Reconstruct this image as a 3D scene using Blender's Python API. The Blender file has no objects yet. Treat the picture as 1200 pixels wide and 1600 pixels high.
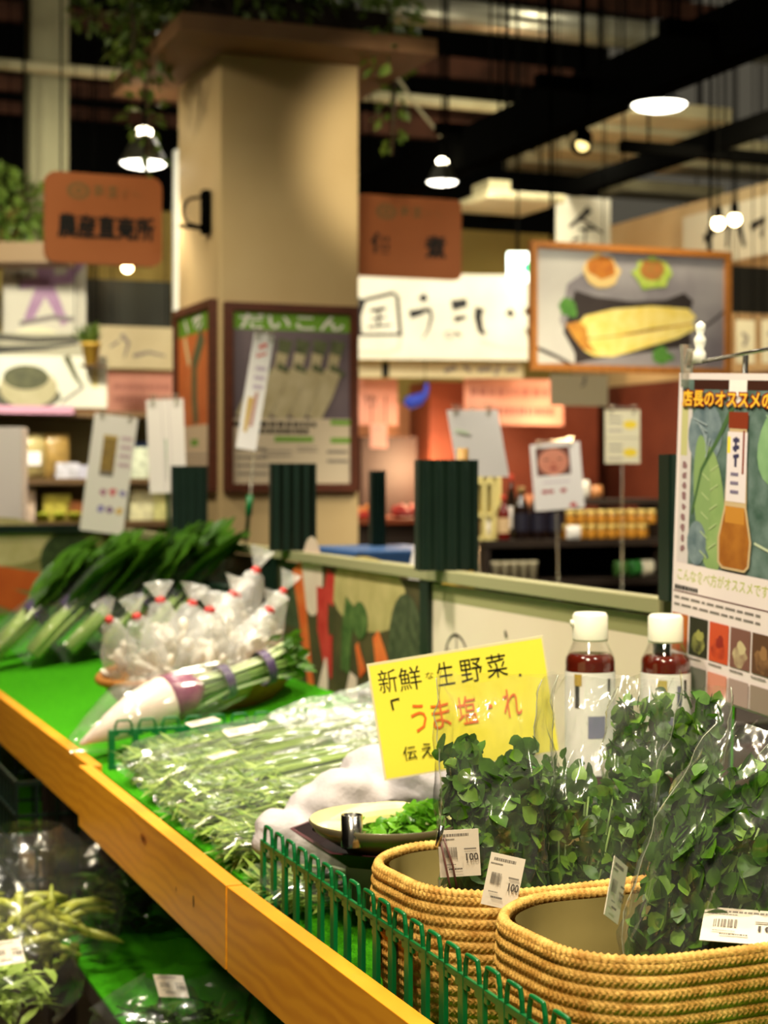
import bpy, math, random
from mathutils import Vector, Matrix, noise
R = random.Random(7)
SC = bpy.context.scene
COL = SC.collection
PI = math.pi
# ------------------------------------------------------------------ camera, world, light, exposure
F, HC, HY = 2600.0, 1.45, 745.0            # focal length in pixels, eye height, horizon row
cd = bpy.data.cameras.new('camera'); cam = bpy.data.objects.new('camera', cd); COL.objects.link(cam)
cam.location = (0, 0, HC); cam.rotation_euler = (PI/2, 0, 0)
cd.sensor_fit = 'VERTICAL'; cd.sensor_height = 36; cd.lens = F/1600*36
cd.shift_y = -(800-HY)/1600; cd.clip_start = .05; cd.clip_end = 100
cd.dof.use_dof = True; cd.dof.focus_distance = 1.62; cd.dof.aperture_fstop = 6.5; cd.dof.aperture_blades = 0
SC.camera = cam
SC.view_settings.view_transform = 'Standard'; SC.view_settings.look = 'None'
SC.view_settings.exposure = 0.85; SC.view_settings.gamma = 1.0; SC.view_settings.use_curve_mapping = False
SC.cycles.transparent_max_bounces = 24
W = bpy.data.worlds.new('World'); SC.world = W; W.use_nodes = True
W.node_tree.nodes['Background'].inputs[0].default_value = (.9, .8, .58, 1)
W.node_tree.nodes['Background'].inputs[1].default_value = .05
WARM, NEUT, ORNG = (1, .86, .60), (1, .92, .74), (1, .66, .36)
def lamp(kind, loc, e, col=WARM, to=None, size=.2, spot=90, blend=.6):
    l = bpy.data.lights.new('shop_or_fill_light', kind); l.energy = e; l.color = col
    if kind == 'AREA': l.shape = 'DISK'; l.size = size
    else: l.shadow_soft_size = size
    if kind == 'SPOT': l.spot_size = math.radians(spot); l.spot_blend = blend
    o = bpy.data.objects.new('shop_or_fill_light', l); COL.objects.link(o); o.location = loc
    if to is not None: o.rotation_euler = (Vector(to)-Vector(loc)).to_track_quat('-Z', 'Y').to_euler()
    return o
# track spots over the stall, then added fill spots as marked
lamp('SPOT', (-.35, .9, 3.1), 105, WARM, (.25, 1.75, .95), .10, 70)
lamp('SPOT', (.9, 1.2, 3.1), 80, NEUT, (.35, 1.8, 1.0), .10, 70)
lamp('SPOT', (-.5, 2.2, 3.1), 78, NEUT, (-.15, 2.5, .95), .10, 75)
lamp('SPOT', (.6, 2.9, 3.1), 75, WARM, (.1, 2.7, 1.0), .10, 75)
lamp('SPOT', (-1.0, 3.3, 3.1), 150, NEUT, (-.6, 3.7, 1.0), .12, 80)
lamp('SPOT', (-.2, 4.6, 3.1), 70, WARM, (-.7, 4.4, 1.0), .12, 80)
lamp('SPOT', (-.3, .2, 3.1), 90, WARM, (.42, 1.4, .95), .12, 60)
lamp('SPOT', (-2.1, 2.0, 3.0), 45, WARM, (-.75, 3.3, .6), .12, 50)  # added on the aisle side to bring light to the lower shelf
lamp('SPOT', (-.1, 4.4, 2.85), 95, WARM, (.15, 7.3, 2.5), .1, 26)  # no fixture there; added to brighten the right brown sign
lamp('SPOT', (-1.7, 4.0, 2.9), 55, WARM, (-1.08, 6.2, 2.45), .1, 30)  # added likewise for the left brown sign
# lights of the shops behind, with added fill lights as marked
lamp('SPOT', (-1.9, 4.7, 3.3), 60, WARM, (-1.0, 6.3, 1.6), .12, 80)
lamp('SPOT', (.3, 4.4, 2.85), 22, WARM, (-.4, 6.1, 1.5), .12, 60)
lamp('SPOT', (.45, 7.75, 2.85), 62, NEUT, (.35, 9.7, 1.95), .12, 80)
lamp('SPOT', (.9, 4.6, 2.82), 60, NEUT, (.95, 6.5, 1.9), .12, 55)
lamp('SPOT', (-1.7, 6.2, 2.9), 190, NEUT, (-1.8, 8.9, 1.8), .12, 80)
lamp('SPOT', (1.6, 6.6, 2.82), 60, WARM, (1.8, 9.2, 2.4), .12, 80)
lamp('POINT', (.25, 9.3, 1.5), 22, ORNG, None, .1)
lamp('POINT', (1.0, 9.2, 1.75), 7, ORNG, None, .1)
lamp('SPOT', (.9, 5.5, 2.82), 55, WARM, (.8, 6.1, 1.2), .1, 80)
lamp('SPOT', (.5, 3.7, 2.9), 110, NEUT, (.65, 5.4, 1.4), .1, 50)  # added in front of the price cards to brighten them
lamp('SPOT', (-1.2, 3.9, 3.2), 50, NEUT, (-.95, 5.4, 1.5), .1, 60)
lamp('POINT', (-.6, 7.3, 3.3), 14, NEUT, None, .1)  # unseen fill added to light the left pipe from below
lamp('POINT', (1.0, 8.3, 3.25), 16, NEUT, None, .1)  # same kind of added fill for the right pipe and duct
lamp('POINT', (-.9, 4.6, 4.3), 7, NEUT, None, .15)  # small unseen fill added to lift the ivy on the pillar
lamp('POINT', (-.4, 6.0, 5.2), 50, NEUT, None, .2)  # unseen fill up high, put in for ceiling parts and ivy
lamp('POINT', (1.2, 8.5, 5.2), 40, NEUT, None, .2)  # second high fill, put in for the ceiling parts

# ------------------------------------------------------------------ frames
def PX(px, py, Y): return Vector(((px-600)/F*Y, Y, HC-(py-HY)/F*Y))
def nrm(x, y): n = math.hypot(x, y); return x/n, y/n
UX, UY = nrm(-1040, 2600); VX, VY = UY, -UX
TH = math.atan2(VY, VX)                    # stall frame: local x = into the stall (v), local y = along it (s)
OX, OY = -.1719, 2.041
def ST(s, v, z): return Vector((OX+s*UX+v*VX, OY+s*UY+v*VY, z))
def s_of(p): return (p.x-OX)*UX+(p.y-OY)*UY
def v_of(p): return (p.x-OX)*VX+(p.y-OY)*VY

# ------------------------------------------------------------------ materials
def lin(c): return tuple((x/255/12.92 if x/255 <= .04045 else ((x/255+.055)/1.055)**2.4) for x in c[:3])+(1,)
MATS = {}
def mat(name, c, rough=.6, spec=.4, metal=0, c2=None, scale=20, bump=0, bscale=80, island=0, emit=0, trans=0, stretch=None, sss=0):
    if name in MATS: return MATS[name]
    m = bpy.data.materials.new(name); m.use_nodes = True; MATS[name] = m
    nt = m.node_tree; N = nt.nodes; b = N['Principled BSDF']
    b.inputs['Base Color'].default_value = lin(c); b.inputs['Roughness'].default_value = rough
    b.inputs['Specular IOR Level'].default_value = spec; b.inputs['Metallic'].default_value = metal
    if trans: b.inputs['Transmission Weight'].default_value = trans
    if emit:
        b.inputs['Emission Color'].default_value = lin(c); b.inputs['Emission Strength'].default_value = emit
    tc = N.new('ShaderNodeTexCoord'); src = tc.outputs['Object']
    if stretch:
        mp = N.new('ShaderNodeMapping'); mp.inputs['Scale'].default_value = stretch; nt.links.new(src, mp.inputs[0]); src = mp.outputs[0]
    if c2:
        nz = N.new('ShaderNodeTexNoise'); nz.inputs['Scale'].default_value = scale; nz.inputs['Detail'].default_value = 4
        nt.links.new(src, nz.inputs['Vector'])
        mr = N.new('ShaderNodeMapRange'); mr.inputs[1].default_value = .32; mr.inputs[2].default_value = .68
        nt.links.new(nz.outputs[0], mr.inputs[0]); fac = mr.outputs[0]
        if island:
            g = N.new('ShaderNodeNewGeometry'); ma = N.new('ShaderNodeMix'); ma.inputs[0].default_value = island
            nt.links.new(fac, ma.inputs[2]); nt.links.new(g.outputs['Random Per Island'], ma.inputs[3]); fac = ma.outputs[0]
        mx = N.new('ShaderNodeMix'); mx.data_type = 'RGBA'
        mx.inputs[6].default_value = lin(c); mx.inputs[7].default_value = lin(c2)
        nt.links.new(fac, mx.inputs[0]); nt.links.new(mx.outputs[2], b.inputs['Base Color'])
        if emit: nt.links.new(mx.outputs[2], b.inputs['Emission Color'])
    if bump:
        n2 = N.new('ShaderNodeTexNoise'); n2.inputs['Scale'].default_value = bscale; nt.links.new(src, n2.inputs['Vector'])
        bp = N.new('ShaderNodeBump'); bp.inputs['Strength'].default_value = bump; bp.inputs['Distance'].default_value = .01
        nt.links.new(n2.outputs[0], bp.inputs['Height']); nt.links.new(bp.outputs[0], b.inputs['Normal'])
    return m
def leafmat(name, c, c2, rough=.4, scale=30, tl=.25):
    m = mat(name, c, rough, .4, c2=c2, scale=scale, island=.6)
    nt = m.node_tree; N = nt.nodes
    b = N['Principled BSDF']; out = N['Material Output']
    t = N.new('ShaderNodeBsdfTranslucent'); mx = N.new('ShaderNodeMixShader'); mx.inputs[0].default_value = tl
    l = b.inputs['Base Color'].links[0].from_socket
    nt.links.new(l, t.inputs[0]); nt.links.new(b.outputs[0], mx.inputs[1]); nt.links.new(t.outputs[0], mx.inputs[2]); nt.links.new(mx.outputs[0], out.inputs[0])
    return m
def film(name, base=.05, edge=.55, haze=.03, rough=.1, bscale=30, bstr=.5, st=(1, 1, 1)):
    m = bpy.data.materials.new(name); m.use_nodes = True; MATS[name] = m
    nt = m.node_tree; N = nt.nodes; N.remove(N['Principled BSDF']); out = N['Material Output']; L = nt.links
    tr = N.new('ShaderNodeBsdfTransparent'); gl = N.new('ShaderNodeBsdfGlossy'); gl.inputs['Roughness'].default_value = rough
    df = N.new('ShaderNodeBsdfDiffuse'); df.inputs[0].default_value = (.9, .9, .88, 1)
    tc = N.new('ShaderNodeTexCoord'); nz = N.new('ShaderNodeTexNoise'); nz.inputs['Scale'].default_value = bscale; nz.inputs['Detail'].default_value = 2
    mp = N.new('ShaderNodeMapping'); mp.inputs['Scale'].default_value = st; L.new(tc.outputs['Object'], mp.inputs[0]); L.new(mp.outputs[0], nz.inputs['Vector'])
    bp = N.new('ShaderNodeBump'); bp.inputs['Strength'].default_value = bstr; bp.inputs['Distance'].default_value = .02
    L.new(nz.outputs[0], bp.inputs['Height']); L.new(bp.outputs[0], gl.inputs['Normal'])
    lw = N.new('ShaderNodeLayerWeight'); lw.inputs[0].default_value = .2; L.new(bp.outputs[0], lw.inputs['Normal'])
    mr = N.new('ShaderNodeMapRange'); mr.inputs[3].default_value = base; mr.inputs[4].default_value = edge; L.new(lw.outputs['Facing'], mr.inputs[0])
    m1 = N.new('ShaderNodeMixShader'); L.new(mr.outputs[0], m1.inputs[0]); L.new(tr.outputs[0], m1.inputs[1]); L.new(gl.outputs[0], m1.inputs[2])
    m2 = N.new('ShaderNodeMixShader'); m2.inputs[0].default_value = haze; L.new(m1.outputs[0], m2.inputs[1]); L.new(df.outputs[0], m2.inputs[2])
    L.new(m2.outputs[0], out.inputs[0])
    return m
def woodmat(name, c, c2, sc=(1, 1, 1), dist=3):
    m = bpy.data.materials.new(name); m.use_nodes = True; MATS[name] = m
    nt = m.node_tree; N = nt.nodes; L = nt.links; b = N['Principled BSDF']; b.inputs['Roughness'].default_value = .38
    tc = N.new('ShaderNodeTexCoord'); mp = N.new('ShaderNodeMapping'); mp.inputs['Scale'].default_value = sc
    L.new(tc.outputs['Object'], mp.inputs[0])
    wv = N.new('ShaderNodeTexWave'); wv.wave_type = 'BANDS'; wv.bands_direction = 'Z'; wv.inputs['Scale'].default_value = 7
    wv.inputs['Distortion'].default_value = dist; wv.inputs['Detail'].default_value = 3; wv.inputs['Detail Scale'].default_value = .8
    nz = N.new('ShaderNodeTexNoise'); nz.inputs['Scale'].default_value = 3; nz.inputs['Detail'].default_value = 5
    L.new(mp.outputs[0], wv.inputs[0]); L.new(mp.outputs[0], nz.inputs[0])
    a = N.new('ShaderNodeMix'); a.inputs[0].default_value = .72; L.new(wv.outputs[1], a.inputs[2]); L.new(nz.outputs[0], a.inputs[3])
    mx = N.new('ShaderNodeMix'); mx.data_type = 'RGBA'; mx.inputs[6].default_value = lin(c2); mx.inputs[7].default_value = lin(c)
    mr = N.new('ShaderNodeMapRange'); mr.inputs[1].default_value = .1; mr.inputs[2].default_value = .6
    L.new(a.outputs[0], mr.inputs[0]); L.new(mr.outputs[0], mx.inputs[0]); L.new(mx.outputs[2], b.inputs[0])
    return m
def flat(c, rough=.55, c2=None, scale=40):
    return mat('ink_%02x%02x%02x' % c[:3] + ('_%02x%02x%02x' % c2[:3] if c2 else ''), c, rough, .3, c2=c2, scale=scale)

# ------------------------------------------------------------------ mesh builder
class MB:
    def __init__(s): s.v = []; s.f = []; s.mi = []; s.mats = []
    def idx(s, m):
        if m not in s.mats: s.mats.append(m)
        return s.mats.index(m)
    def add(s, vs, fs, m):
        n = len(s.v); s.v += [tuple(x) for x in vs]; k = s.idx(m)
        for f in fs: s.f.append([i+n for i in f]); s.mi.append(k)
        return s
    def box(s, c, d, m, M=None):
        x, y, z = d[0]/2, d[1]/2, d[2]/2
        vs = [Vector((a*x, b*y, e*z)) for a in (-1, 1) for b in (-1, 1) for e in (-1, 1)]
        if M is not None: vs = [M @ p for p in vs]
        return s.add([p+Vector(c) for p in vs], [(0, 1, 3, 2), (4, 6, 7, 5), (0, 4, 5, 1), (2, 3, 7, 6), (0, 2, 6, 4), (1, 5, 7, 3)], m)
    def bar(s, a, b, w, h, m):
        a, b = Vector(a), Vector(b); d = b-a
        return s.box((a+b)/2, (d.length, w, h), m, d.to_track_quat('X', 'Z').to_matrix())
    def tube(s, pts, r, m, n=8, caps=True):
        pts = [Vector(p) for p in pts]; k = len(pts)
        rs = r if isinstance(r, (list, tuple)) else [r]*k
        vs = []; pq = None
        for i, p in enumerate(pts):
            t = (pts[min(i+1, k-1)]-pts[max(i-1, 0)])
            if t.length < 1e-9: t = Vector((0, 0, 1))
            t.normalize()
            if pq is None:
                a = Vector((0, 0, 1)) if abs(t.z) < .9 else Vector((1, 0, 0)); x = t.cross(a).normalized()
            else: x = (pq-t*pq.dot(t)); x = x.normalized() if x.length > 1e-6 else t.orthogonal().normalized()
            pq = x; y = t.cross(x)
            vs += [p+(x*math.cos(2*PI*j/n)+y*math.sin(2*PI*j/n))*rs[i] for j in range(n)]
        fs = [(i*n+j, i*n+(j+1) % n, (i+1)*n+(j+1) % n, (i+1)*n+j) for i in range(k-1) for j in range(n)]
        if caps: fs += [tuple(range(n))[::-1], tuple(range((k-1)*n, k*n))]
        return s.add(vs, fs, m)
    def lathe(s, prof, m, n=24, c=(0, 0, 0), sx=1, sy=1, caps=True):
        vs = [(c[0]+r*sx*math.cos(2*PI*j/n), c[1]+r*sy*math.sin(2*PI*j/n), c[2]+z) for r, z in prof for j in range(n)]
        k = len(prof)
        fs = [(i*n+j, i*n+(j+1) % n, (i+1)*n+(j+1) % n, (i+1)*n+j) for i in range(k-1) for j in range(n)]
        if caps: fs += [tuple(range(n))[::-1], tuple(range((k-1)*n, k*n))]
        return s.add(vs, fs, m)
    def ball(s, c, r, m, n=10, k=7, M=None):
        vs = []; rr = r if isinstance(r, (list, tuple)) else (r, r, r)
        for i in range(k+1):
            a = PI*i/k
            for j in range(n):
                p = Vector((rr[0]*math.sin(a)*math.cos(2*PI*j/n), rr[1]*math.sin(a)*math.sin(2*PI*j/n), rr[2]*math.cos(a)))
                vs.append((M @ p if M is not None else p)+Vector(c))
        return s.add(vs, [(i*n+j, (i+1)*n+j, (i+1)*n+(j+1) % n, i*n+(j+1) % n) for i in range(k) for j in range(n)], m)
    def grid(s, nu, nv, fn, m, cu=False):
        vs = [fn(i/(nu if cu else nu-1), j/(nv-1)) for j in range(nv) for i in range(nu)]
        e = nu if cu else nu-1
        return s.add(vs, [(j*nu+i, j*nu+(i+1) % nu, (j+1)*nu+(i+1) % nu, (j+1)*nu+i) for j in range(nv-1) for i in range(e)], m)
    def prism(s, poly, y0, y1, m):
        n = len(poly)
        vs = [(x, y0, z) for x, z in poly]+[(x, y1, z) for x, z in poly]
        return s.add(vs, [tuple(range(n)), tuple(range(2*n-1, n-1, -1))]+[(i, i+n, (i+1) % n+n, (i+1) % n) for i in range(n)], m)
    def leaf(s, p, d, nn, L, w, m, curl=.15, fold=.25, seg=3, wob=0):
        p, d = Vector(p), Vector(d).normalized(); nn = Vector(nn); nn = nn-d*nn.dot(d)
        nn = nn.normalized() if nn.length > 1e-4 else d.orthogonal().normalized()
        x = d.cross(nn); vs = []; fs = []
        for i in range(seg+1):
            t = i/seg; hw = w/2*(math.sin(PI*min(1, t*.93+.05))**.7) if 0 < t < 1 else w*.04
            c = p+d*(L*t)-nn*(curl*L*t*t)
            vs += [c-x*hw+nn*(fold*hw+wob*R.uniform(-1, 1)*w), c, c+x*hw+nn*(fold*hw+wob*R.uniform(-1, 1)*w)]
        for i in range(seg):
            a = i*3; fs += [(a, a+1, a+4, a+3), (a+1, a+2, a+5, a+4)]
        return s.add(vs, fs, m)
    def build(s, name, parent=None, loc=None, rot=None, smooth=True, bevel=0):
        me = bpy.data.meshes.new(name); me.from_pydata(s.v, [], s.f)
        for m in s.mats: me.materials.append(m)
        me.polygons.foreach_set('material_index', s.mi)
        me.polygons.foreach_set('use_smooth', [smooth]*len(s.f)); me.update()
        o = bpy.data.objects.new(name, me); COL.objects.link(o)
        if parent is not None: o.parent = parent
        if loc is not None: o.location = loc
        if rot is not None: o.rotation_euler = rot
        if bevel:
            b = o.modifiers.new('bevel', 'BEVEL'); b.width = bevel; b.segments = 2; b.limit_method = 'ANGLE'
        return o
def tag(o, label=None, cat=None, group=None, kind=None):
    for k, v in (('label', label), ('category', cat), ('group', group), ('kind', kind)):
        if v: o[k] = v
    return o
def thing(name, label, cat, loc=(0, 0, 0), rz=0, group=None, rot=None):
    o = bpy.data.objects.new(name, None); o.empty_display_size = .05; COL.objects.link(o)
    o.location = loc; o.rotation_euler = rot or (0, 0, rz)
    return tag(o, label, cat, group)
def dup(root, loc=None, rz=None, label=None, rot=None, scale=None):
    r = root.copy(); COL.objects.link(r)
    if loc is not None: r.location = loc
    if rz is not None: r.rotation_euler = (0, 0, rz)
    if rot is not None: r.rotation_euler = rot
    if scale is not None: r.scale = scale
    if label: r['label'] = label
    for ch in list(root.children):
        c = ch.copy(); COL.objects.link(c); c.parent = r
        for g in list(ch.children):
            d = g.copy(); COL.objects.link(d); d.parent = c
    return r
TXT = {}
def glyphs(t, bold):
    if (t, bold) in TXT: return TXT[(t, bold)]
    c = bpy.data.curves.new('t', 'FONT'); c.body = t; c.resolution_u = 2; c.offset = bold
    o = bpy.data.objects.new('t', c); COL.objects.link(o); bpy.context.view_layer.update()
    me = bpy.data.meshes.new_from_object(o.evaluated_get(bpy.context.evaluated_depsgraph_get()))
    r = ([(v.co.x, v.co.y) for v in me.vertices], [tuple(p.vertices) for p in me.polygons])
    bpy.data.objects.remove(o); bpy.data.curves.remove(c); bpy.data.meshes.remove(me); TXT[(t, bold)] = r
    return r
class Art:
    """A printed sheet: x right, z up, front towards -y, origin bottom centre. Art coordinates are fractions, y down."""
    def __init__(s, w, h, base, t=.003, e=.0001, poly=None, rad=0):
        s.w, s.h, s.e, s.k = w, h, e, 1; s.mb = MB()
        if rad:
            P = []
            for cx, cz, a0 in ((w/2-rad, h-rad, 0), (-w/2+rad, h-rad, 90), (-w/2+rad, rad, 180), (w/2-rad, rad, 270)):
                P += [(cx+rad*math.cos(math.radians(a0+q*18)), cz+rad*math.sin(math.radians(a0+q*18))) for q in range(6)]
            s.mb.prism(P[::-1], 0, t, base)
        else: s.mb.box((0, t/2, h/2), (w, t, h), base)
    def P(s, x, y): return ((x-.5)*s.w, -s.e*s.k, (1-y)*s.h)
    def poly(s, pts, m):
        s.mb.add([s.P(*p) for p in pts], [tuple(range(len(pts)))], m); s.k += 1; return s
    def rect(s, x0, y0, x1, y1, m): return s.poly([(x0, y1), (x1, y1), (x1, y0), (x0, y0)], m)
    def ell(s, cx, cy, rx, ry, m, rot=0, n=20, lump=0):
        a = s.w/s.h; c, q = math.cos(rot), math.sin(rot); P = []
        for i in range(n):
            t = 2*PI*i/n; g = 1+lump*R.uniform(-1, 1); x, y = rx*math.cos(t)*g*a, ry*math.sin(t)*g
            P.append((cx+(x*c-y*q)/a, cy+(x*q+y*c)))
        return s.poly(P, m)
    def line(s, pts, w, m, w1=None):
        a = s.w/s.h; n = len(pts); w1 = w if w1 is None else w1; Lp = []; Rp = []
        for i, (x, y) in enumerate(pts):
            x0, y0 = pts[max(i-1, 0)]; x1, y1 = pts[min(i+1, n-1)]; dx, dy = (x1-x0)*a, y1-y0; d = math.hypot(dx, dy) or 1
            ww = (w+(w1-w)*i/(n-1))/2; Lp.append((x-dy/d*ww/a, y+dx/d*ww)); Rp.append((x+dy/d*ww/a, y-dx/d*ww))
        vs = [s.P(*p) for p in Lp+Rp]
        s.mb.add(vs, [(i, i+1, n+i+1, n+i) for i in range(n-1)], m); s.k += 1; return s
    def text(s, t, x0, y0, x1, y1, m, bold=0):
        vs, fs = glyphs(t, bold)
        ax, bx = min(v[0] for v in vs), max(v[0] for v in vs); ay, by = min(v[1] for v in vs), max(v[1] for v in vs)
        s.mb.add([s.P(x0+(x1-x0)*(x-ax)/(bx-ax), y1+(y0-y1)*(y-ay)/(by-ay)) for x, y in vs], fs, m); s.k += 1; return s
    def lines(s, x0, y0, x1, y1, n, m, fill=.45):
        """rows of print too small to read in the photograph: short dashes"""
        for i in range(n):
            y = y0+(y1-y0)*(i+.25)/n; hh = (y1-y0)/n*fill; x = x0
            while x < x1-.01:
                w = min(R.uniform(.02, .06)*(x1-x0)*2, x1-x); s.rect(x, y, x+w, y+hh, m); s.k -= 1; x += w+.02*(x1-x0)
        s.k += 1; return s
    def build(s, name, parent=None, loc=None, rot=None): return s.mb.build(name, parent, loc, rot, smooth=False)

# ------------------------------------------------------------------ palette
CREAM = mat('cream_paint', (196, 172, 128), .7, .2, c2=(188, 163, 118), scale=3)
OLIVE = mat('olive_wall', (150, 132, 70), .8, .2, c2=(140, 122, 62), scale=3)
TERRA = mat('terracotta_wall', (212, 146, 100), .8, .2, c2=(196, 122, 80), scale=2)
DARK = mat('dark_paint', (20, 20, 17), .8, .2)
BLACK = mat('black_metal', (7, 7, 6), .9, .0)
ROOF = mat('dark_roof_deck', (46, 40, 30), .9, .1, c2=(24, 22, 18), scale=1.5)
FLOORM = mat('floor_vinyl', (92, 80, 62), .5, .3, c2=(80, 70, 54), scale=4)
FRAMEW = mat('red_brown_wood', (92, 44, 22), .5, .4, c2=(70, 30, 14), scale=12, stretch=(1, 1, 8))
OAK = mat('oak_frame', (168, 108, 44), .5, .4, c2=(140, 84, 32), scale=12, stretch=(8, 1, 1))
SIGNB = mat('brown_sign_board', (150, 88, 48), .6, .3, c2=(140, 80, 42), scale=4)
PIPE = mat('pale_pipe', (190, 182, 140), .5, .4, c2=(170, 160, 120), scale=5)
STEEL = mat('galvanised_duct', (190, 188, 165), .32, .5, .75, c2=(160, 156, 130), scale=6, bump=.2, bscale=4)
RUST = mat('rusty_purlin', (120, 78, 58), .8, .2, c2=(80, 54, 40), scale=6)
PAPER = mat('white_paper', (236, 230, 226), .6, .3)
WASHI = mat('washi_banner', (238, 234, 214), .75, .2, c2=(226, 220, 196), scale=4)
GREIGE = mat('beige_banner', (196, 184, 146), .75, .2, c2=(184, 170, 132), scale=4)
PINK = mat('pink_menu_board', (198, 142, 122), .75, .2, c2=(184, 126, 108), scale=5)
INK = flat((18, 16, 14)); GREY = flat((120, 112, 108)); REDI = flat((190, 40, 24)); GRNI = flat((110, 158, 48)); YELI = flat((244, 214, 60))
CHROME = mat('chrome', (200, 196, 188), .18, .5, 1)
CLEAR = mat('clear_acrylic', (236, 234, 220), .08, .5, trans=.85)
DKGRN = mat('dark_green_plastic', (20, 40, 30), .42, .4, c2=(14, 32, 24), scale=8)
GRNP = mat('green_plastic', (0, 104, 48), .35, .5, c2=(0, 90, 40), scale=20)
BULB = mat('lit_bulb', (255, 240, 200), emit=14); BULBW = mat('lit_lamp_face', (255, 246, 225), emit=5); BULBO = mat('warm_lit_bulb', (255, 214, 150), emit=16)
EXITM = mat('lit_sign_white', (235, 255, 240), emit=1.6); EXITG = mat('lit_sign_green', (20, 170, 110), emit=1.0)
LID = mat('yellow_lid', (226, 196, 110), .4, .5); JARG = mat('amber_jar', (176, 120, 40), .15, .6)
SOY = mat('dark_bottle', (22, 10, 8), .12, .6)

def stall(name, mb, smooth=False, bevel=0, kind=None):
    o = mb.build(name, None, (OX, OY, 0), (0, 0, TH), smooth, bevel)
    if kind: o['kind'] = kind
    return o
# ------------------------------------------------------------------ room shell (local x = v, y = s)
stall('floor', MB().box((1, 5, -.05), (16, 20, .1), FLOORM), kind='structure')
stall('ceiling', MB().box((1, 5, 6.55), (16, 20, .1), ROOF), kind='structure')
stall('wall_far', MB().box((1, 15.05, 3.25), (16, .1, 6.5), DARK), kind='structure')
stall('wall_left', MB().box((-7.05, 5, 3.25), (.1, 20, 6.5), DARK), kind='structure')
stall('wall_back', MB().box((-.7, 7.6, 1.5), (10.4, .12, 3.0), OLIVE), kind='structure')
stall('wall_right', MB().box((4.58, 2.6, 1.5), (.12, 10.1, 3.0), CREAM), kind='structure')
stall('trim_1', MB().box((4.50, 4.2, 1.0), (.04, 6.4, 2.0), mat('dark_red_panelling', (100, 48, 30), .6, c2=(84, 36, 22), scale=4)), kind='structure')
stall('wall_shop', MB().box((1.9, 7.5, .95), (5.2, .06, 1.9), TERRA), kind='structure')
# ------------------------------------------------------------------ ceiling services
def vrun(name, px0, px1, py, Y, m, r=None, wh=None, label='', cat='pipe', group=None, pyc=None):
    """a straight run parallel to the back wall through the photo row py at its middle"""
    c = PX((px0+px1)/2, py, Y); L = (px1-px0)/F*Y*1.06
    mb = MB()
    if r: mb.tube([(-L/2, 0, 0), (L/2, 0, 0)], r, m, 14)
    else: mb.box((0, 0, 0), (L, wh[0], wh[1]), m)
    o = mb.build(name, None, c, (0, 0, TH), smooth=bool(r))
    for x in (-L*.35, L*.35):
        MB().tube([(x, 0, (r or wh[1]/2)*.8), (x, 0, 6.5-c.z)], .006, BLACK, 6).build('hanger', o)
    return tag(o, label, cat, group)
vrun('air_duct', 560, 1300, 48, 9.6, STEEL, r=.085, label='silver spiral air duct across the top of the picture', cat='duct')
vrun('ceiling_pipe', -80, 235, 107, 8.6, PIPE, r=.03, label='long pale pipe behind the white column at upper left')
vrun('ceiling_pipe', 520, 815, 158, 8.9, PIPE, r=.03, label='long pale pipe just right of the beige pillar')
vrun('purlin', -80, 330, 141, 11, RUST, wh=(.06, .10), label='rusty beam under the pale pipe at upper left', cat='beam', group='rusty roof beams')
vrun('purlin', -80, 330, 178, 12.2, RUST, wh=(.06, .09), label='lowest rusty beam behind the lit cone lamp', cat='beam', group='rusty roof beams')
for i, (a, b, y, Y, l) in enumerate([(560, 860, 205, 11.5, 'rusty beam low beside the right lamp cone'), (620, 900, 112, 12.0, 'rusty beam directly below the silver duct'), (600, 880, 178, 12.6, 'rusty beam under the pale pipe right of the pillar'), (-60, 300, 30, 12, 'rusty beam highest at upper left'), (600, 1300, 4, 13, 'rusty beam above the silver duct')]):
    vrun('purlin', a, b, y, Y, RUST, wh=(.08, .14), label=l, cat='beam', group='rusty roof beams')
for i, (a, b, y, Y) in enumerate([(905, 1085, 208, 9.6), (850, 1000, 236, 10.2), (800, 940, 256, 10.9), (930, 1130, 180, 9.0), (1060, 1260, 238, 9.4), (1000, 1230, 262, 10.2), (950, 1120, 300, 11.2), (620, 700, 262, 11.5)]):
    vrun('ceiling_slat', a, b, y, Y, PIPE, wh=(.30, .07), label='pale ceiling slat, %s from the top among those behind the black tracks' % ('second', 'fourth', 'fifth', 'first', 'third on the right', 'sixth on the right', 'lowest', 'left-hand one')[i], cat='slat', group='pale slats at the ceiling')
def srun(name, px0, py0, Y0, L, wh, m, label, cat):
    c = PX(px0, py0, Y0); mb = MB().box((0, L/2, 0), (wh[0], L, wh[1]), m)
    o = mb.build(name, None, c, (0, 0, TH), smooth=False)
    for y in (L*.2, L*.5, L*.8): MB().tube([(0, y, wh[1]*.4), (0, y, 6.5-c.z)], .006, BLACK, 6).build('hanger', o)
    return tag(o, label, cat)
srun('lighting_track', 1290, -8, 5.3, 4.6, (.11, .19), BLACK, 'thick black lighting track running from the upper right corner', 'lighting track')
srun('lighting_track', 1260, 172, 6.9, 3.0, (.07, .09), BLACK, 'thinner black lighting track below the thick one', 'lighting track')
for a, b, y, Y, l in [(835, 960, 132, 6.6, 'short black crossbar left under the thick track'), (960, 1260, 240, 7.6, 'long black crossbar behind the white disc lamp'), (680, 800, 205, 7.8, 'short black crossbar above the red dot spotlight'), (1030, 1200, 50, 5.8, 'short black crossbar at the upper right edge')]:
    vrun('crossbar', a, b, y, Y, BLACK, wh=(.05, .05), label=l, cat='crossbar')
o = thing('ceiling_panel', 'pale beige flat light panel above the white banner', 'panel', PX(790, 318, 8.6), TH)
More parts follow.
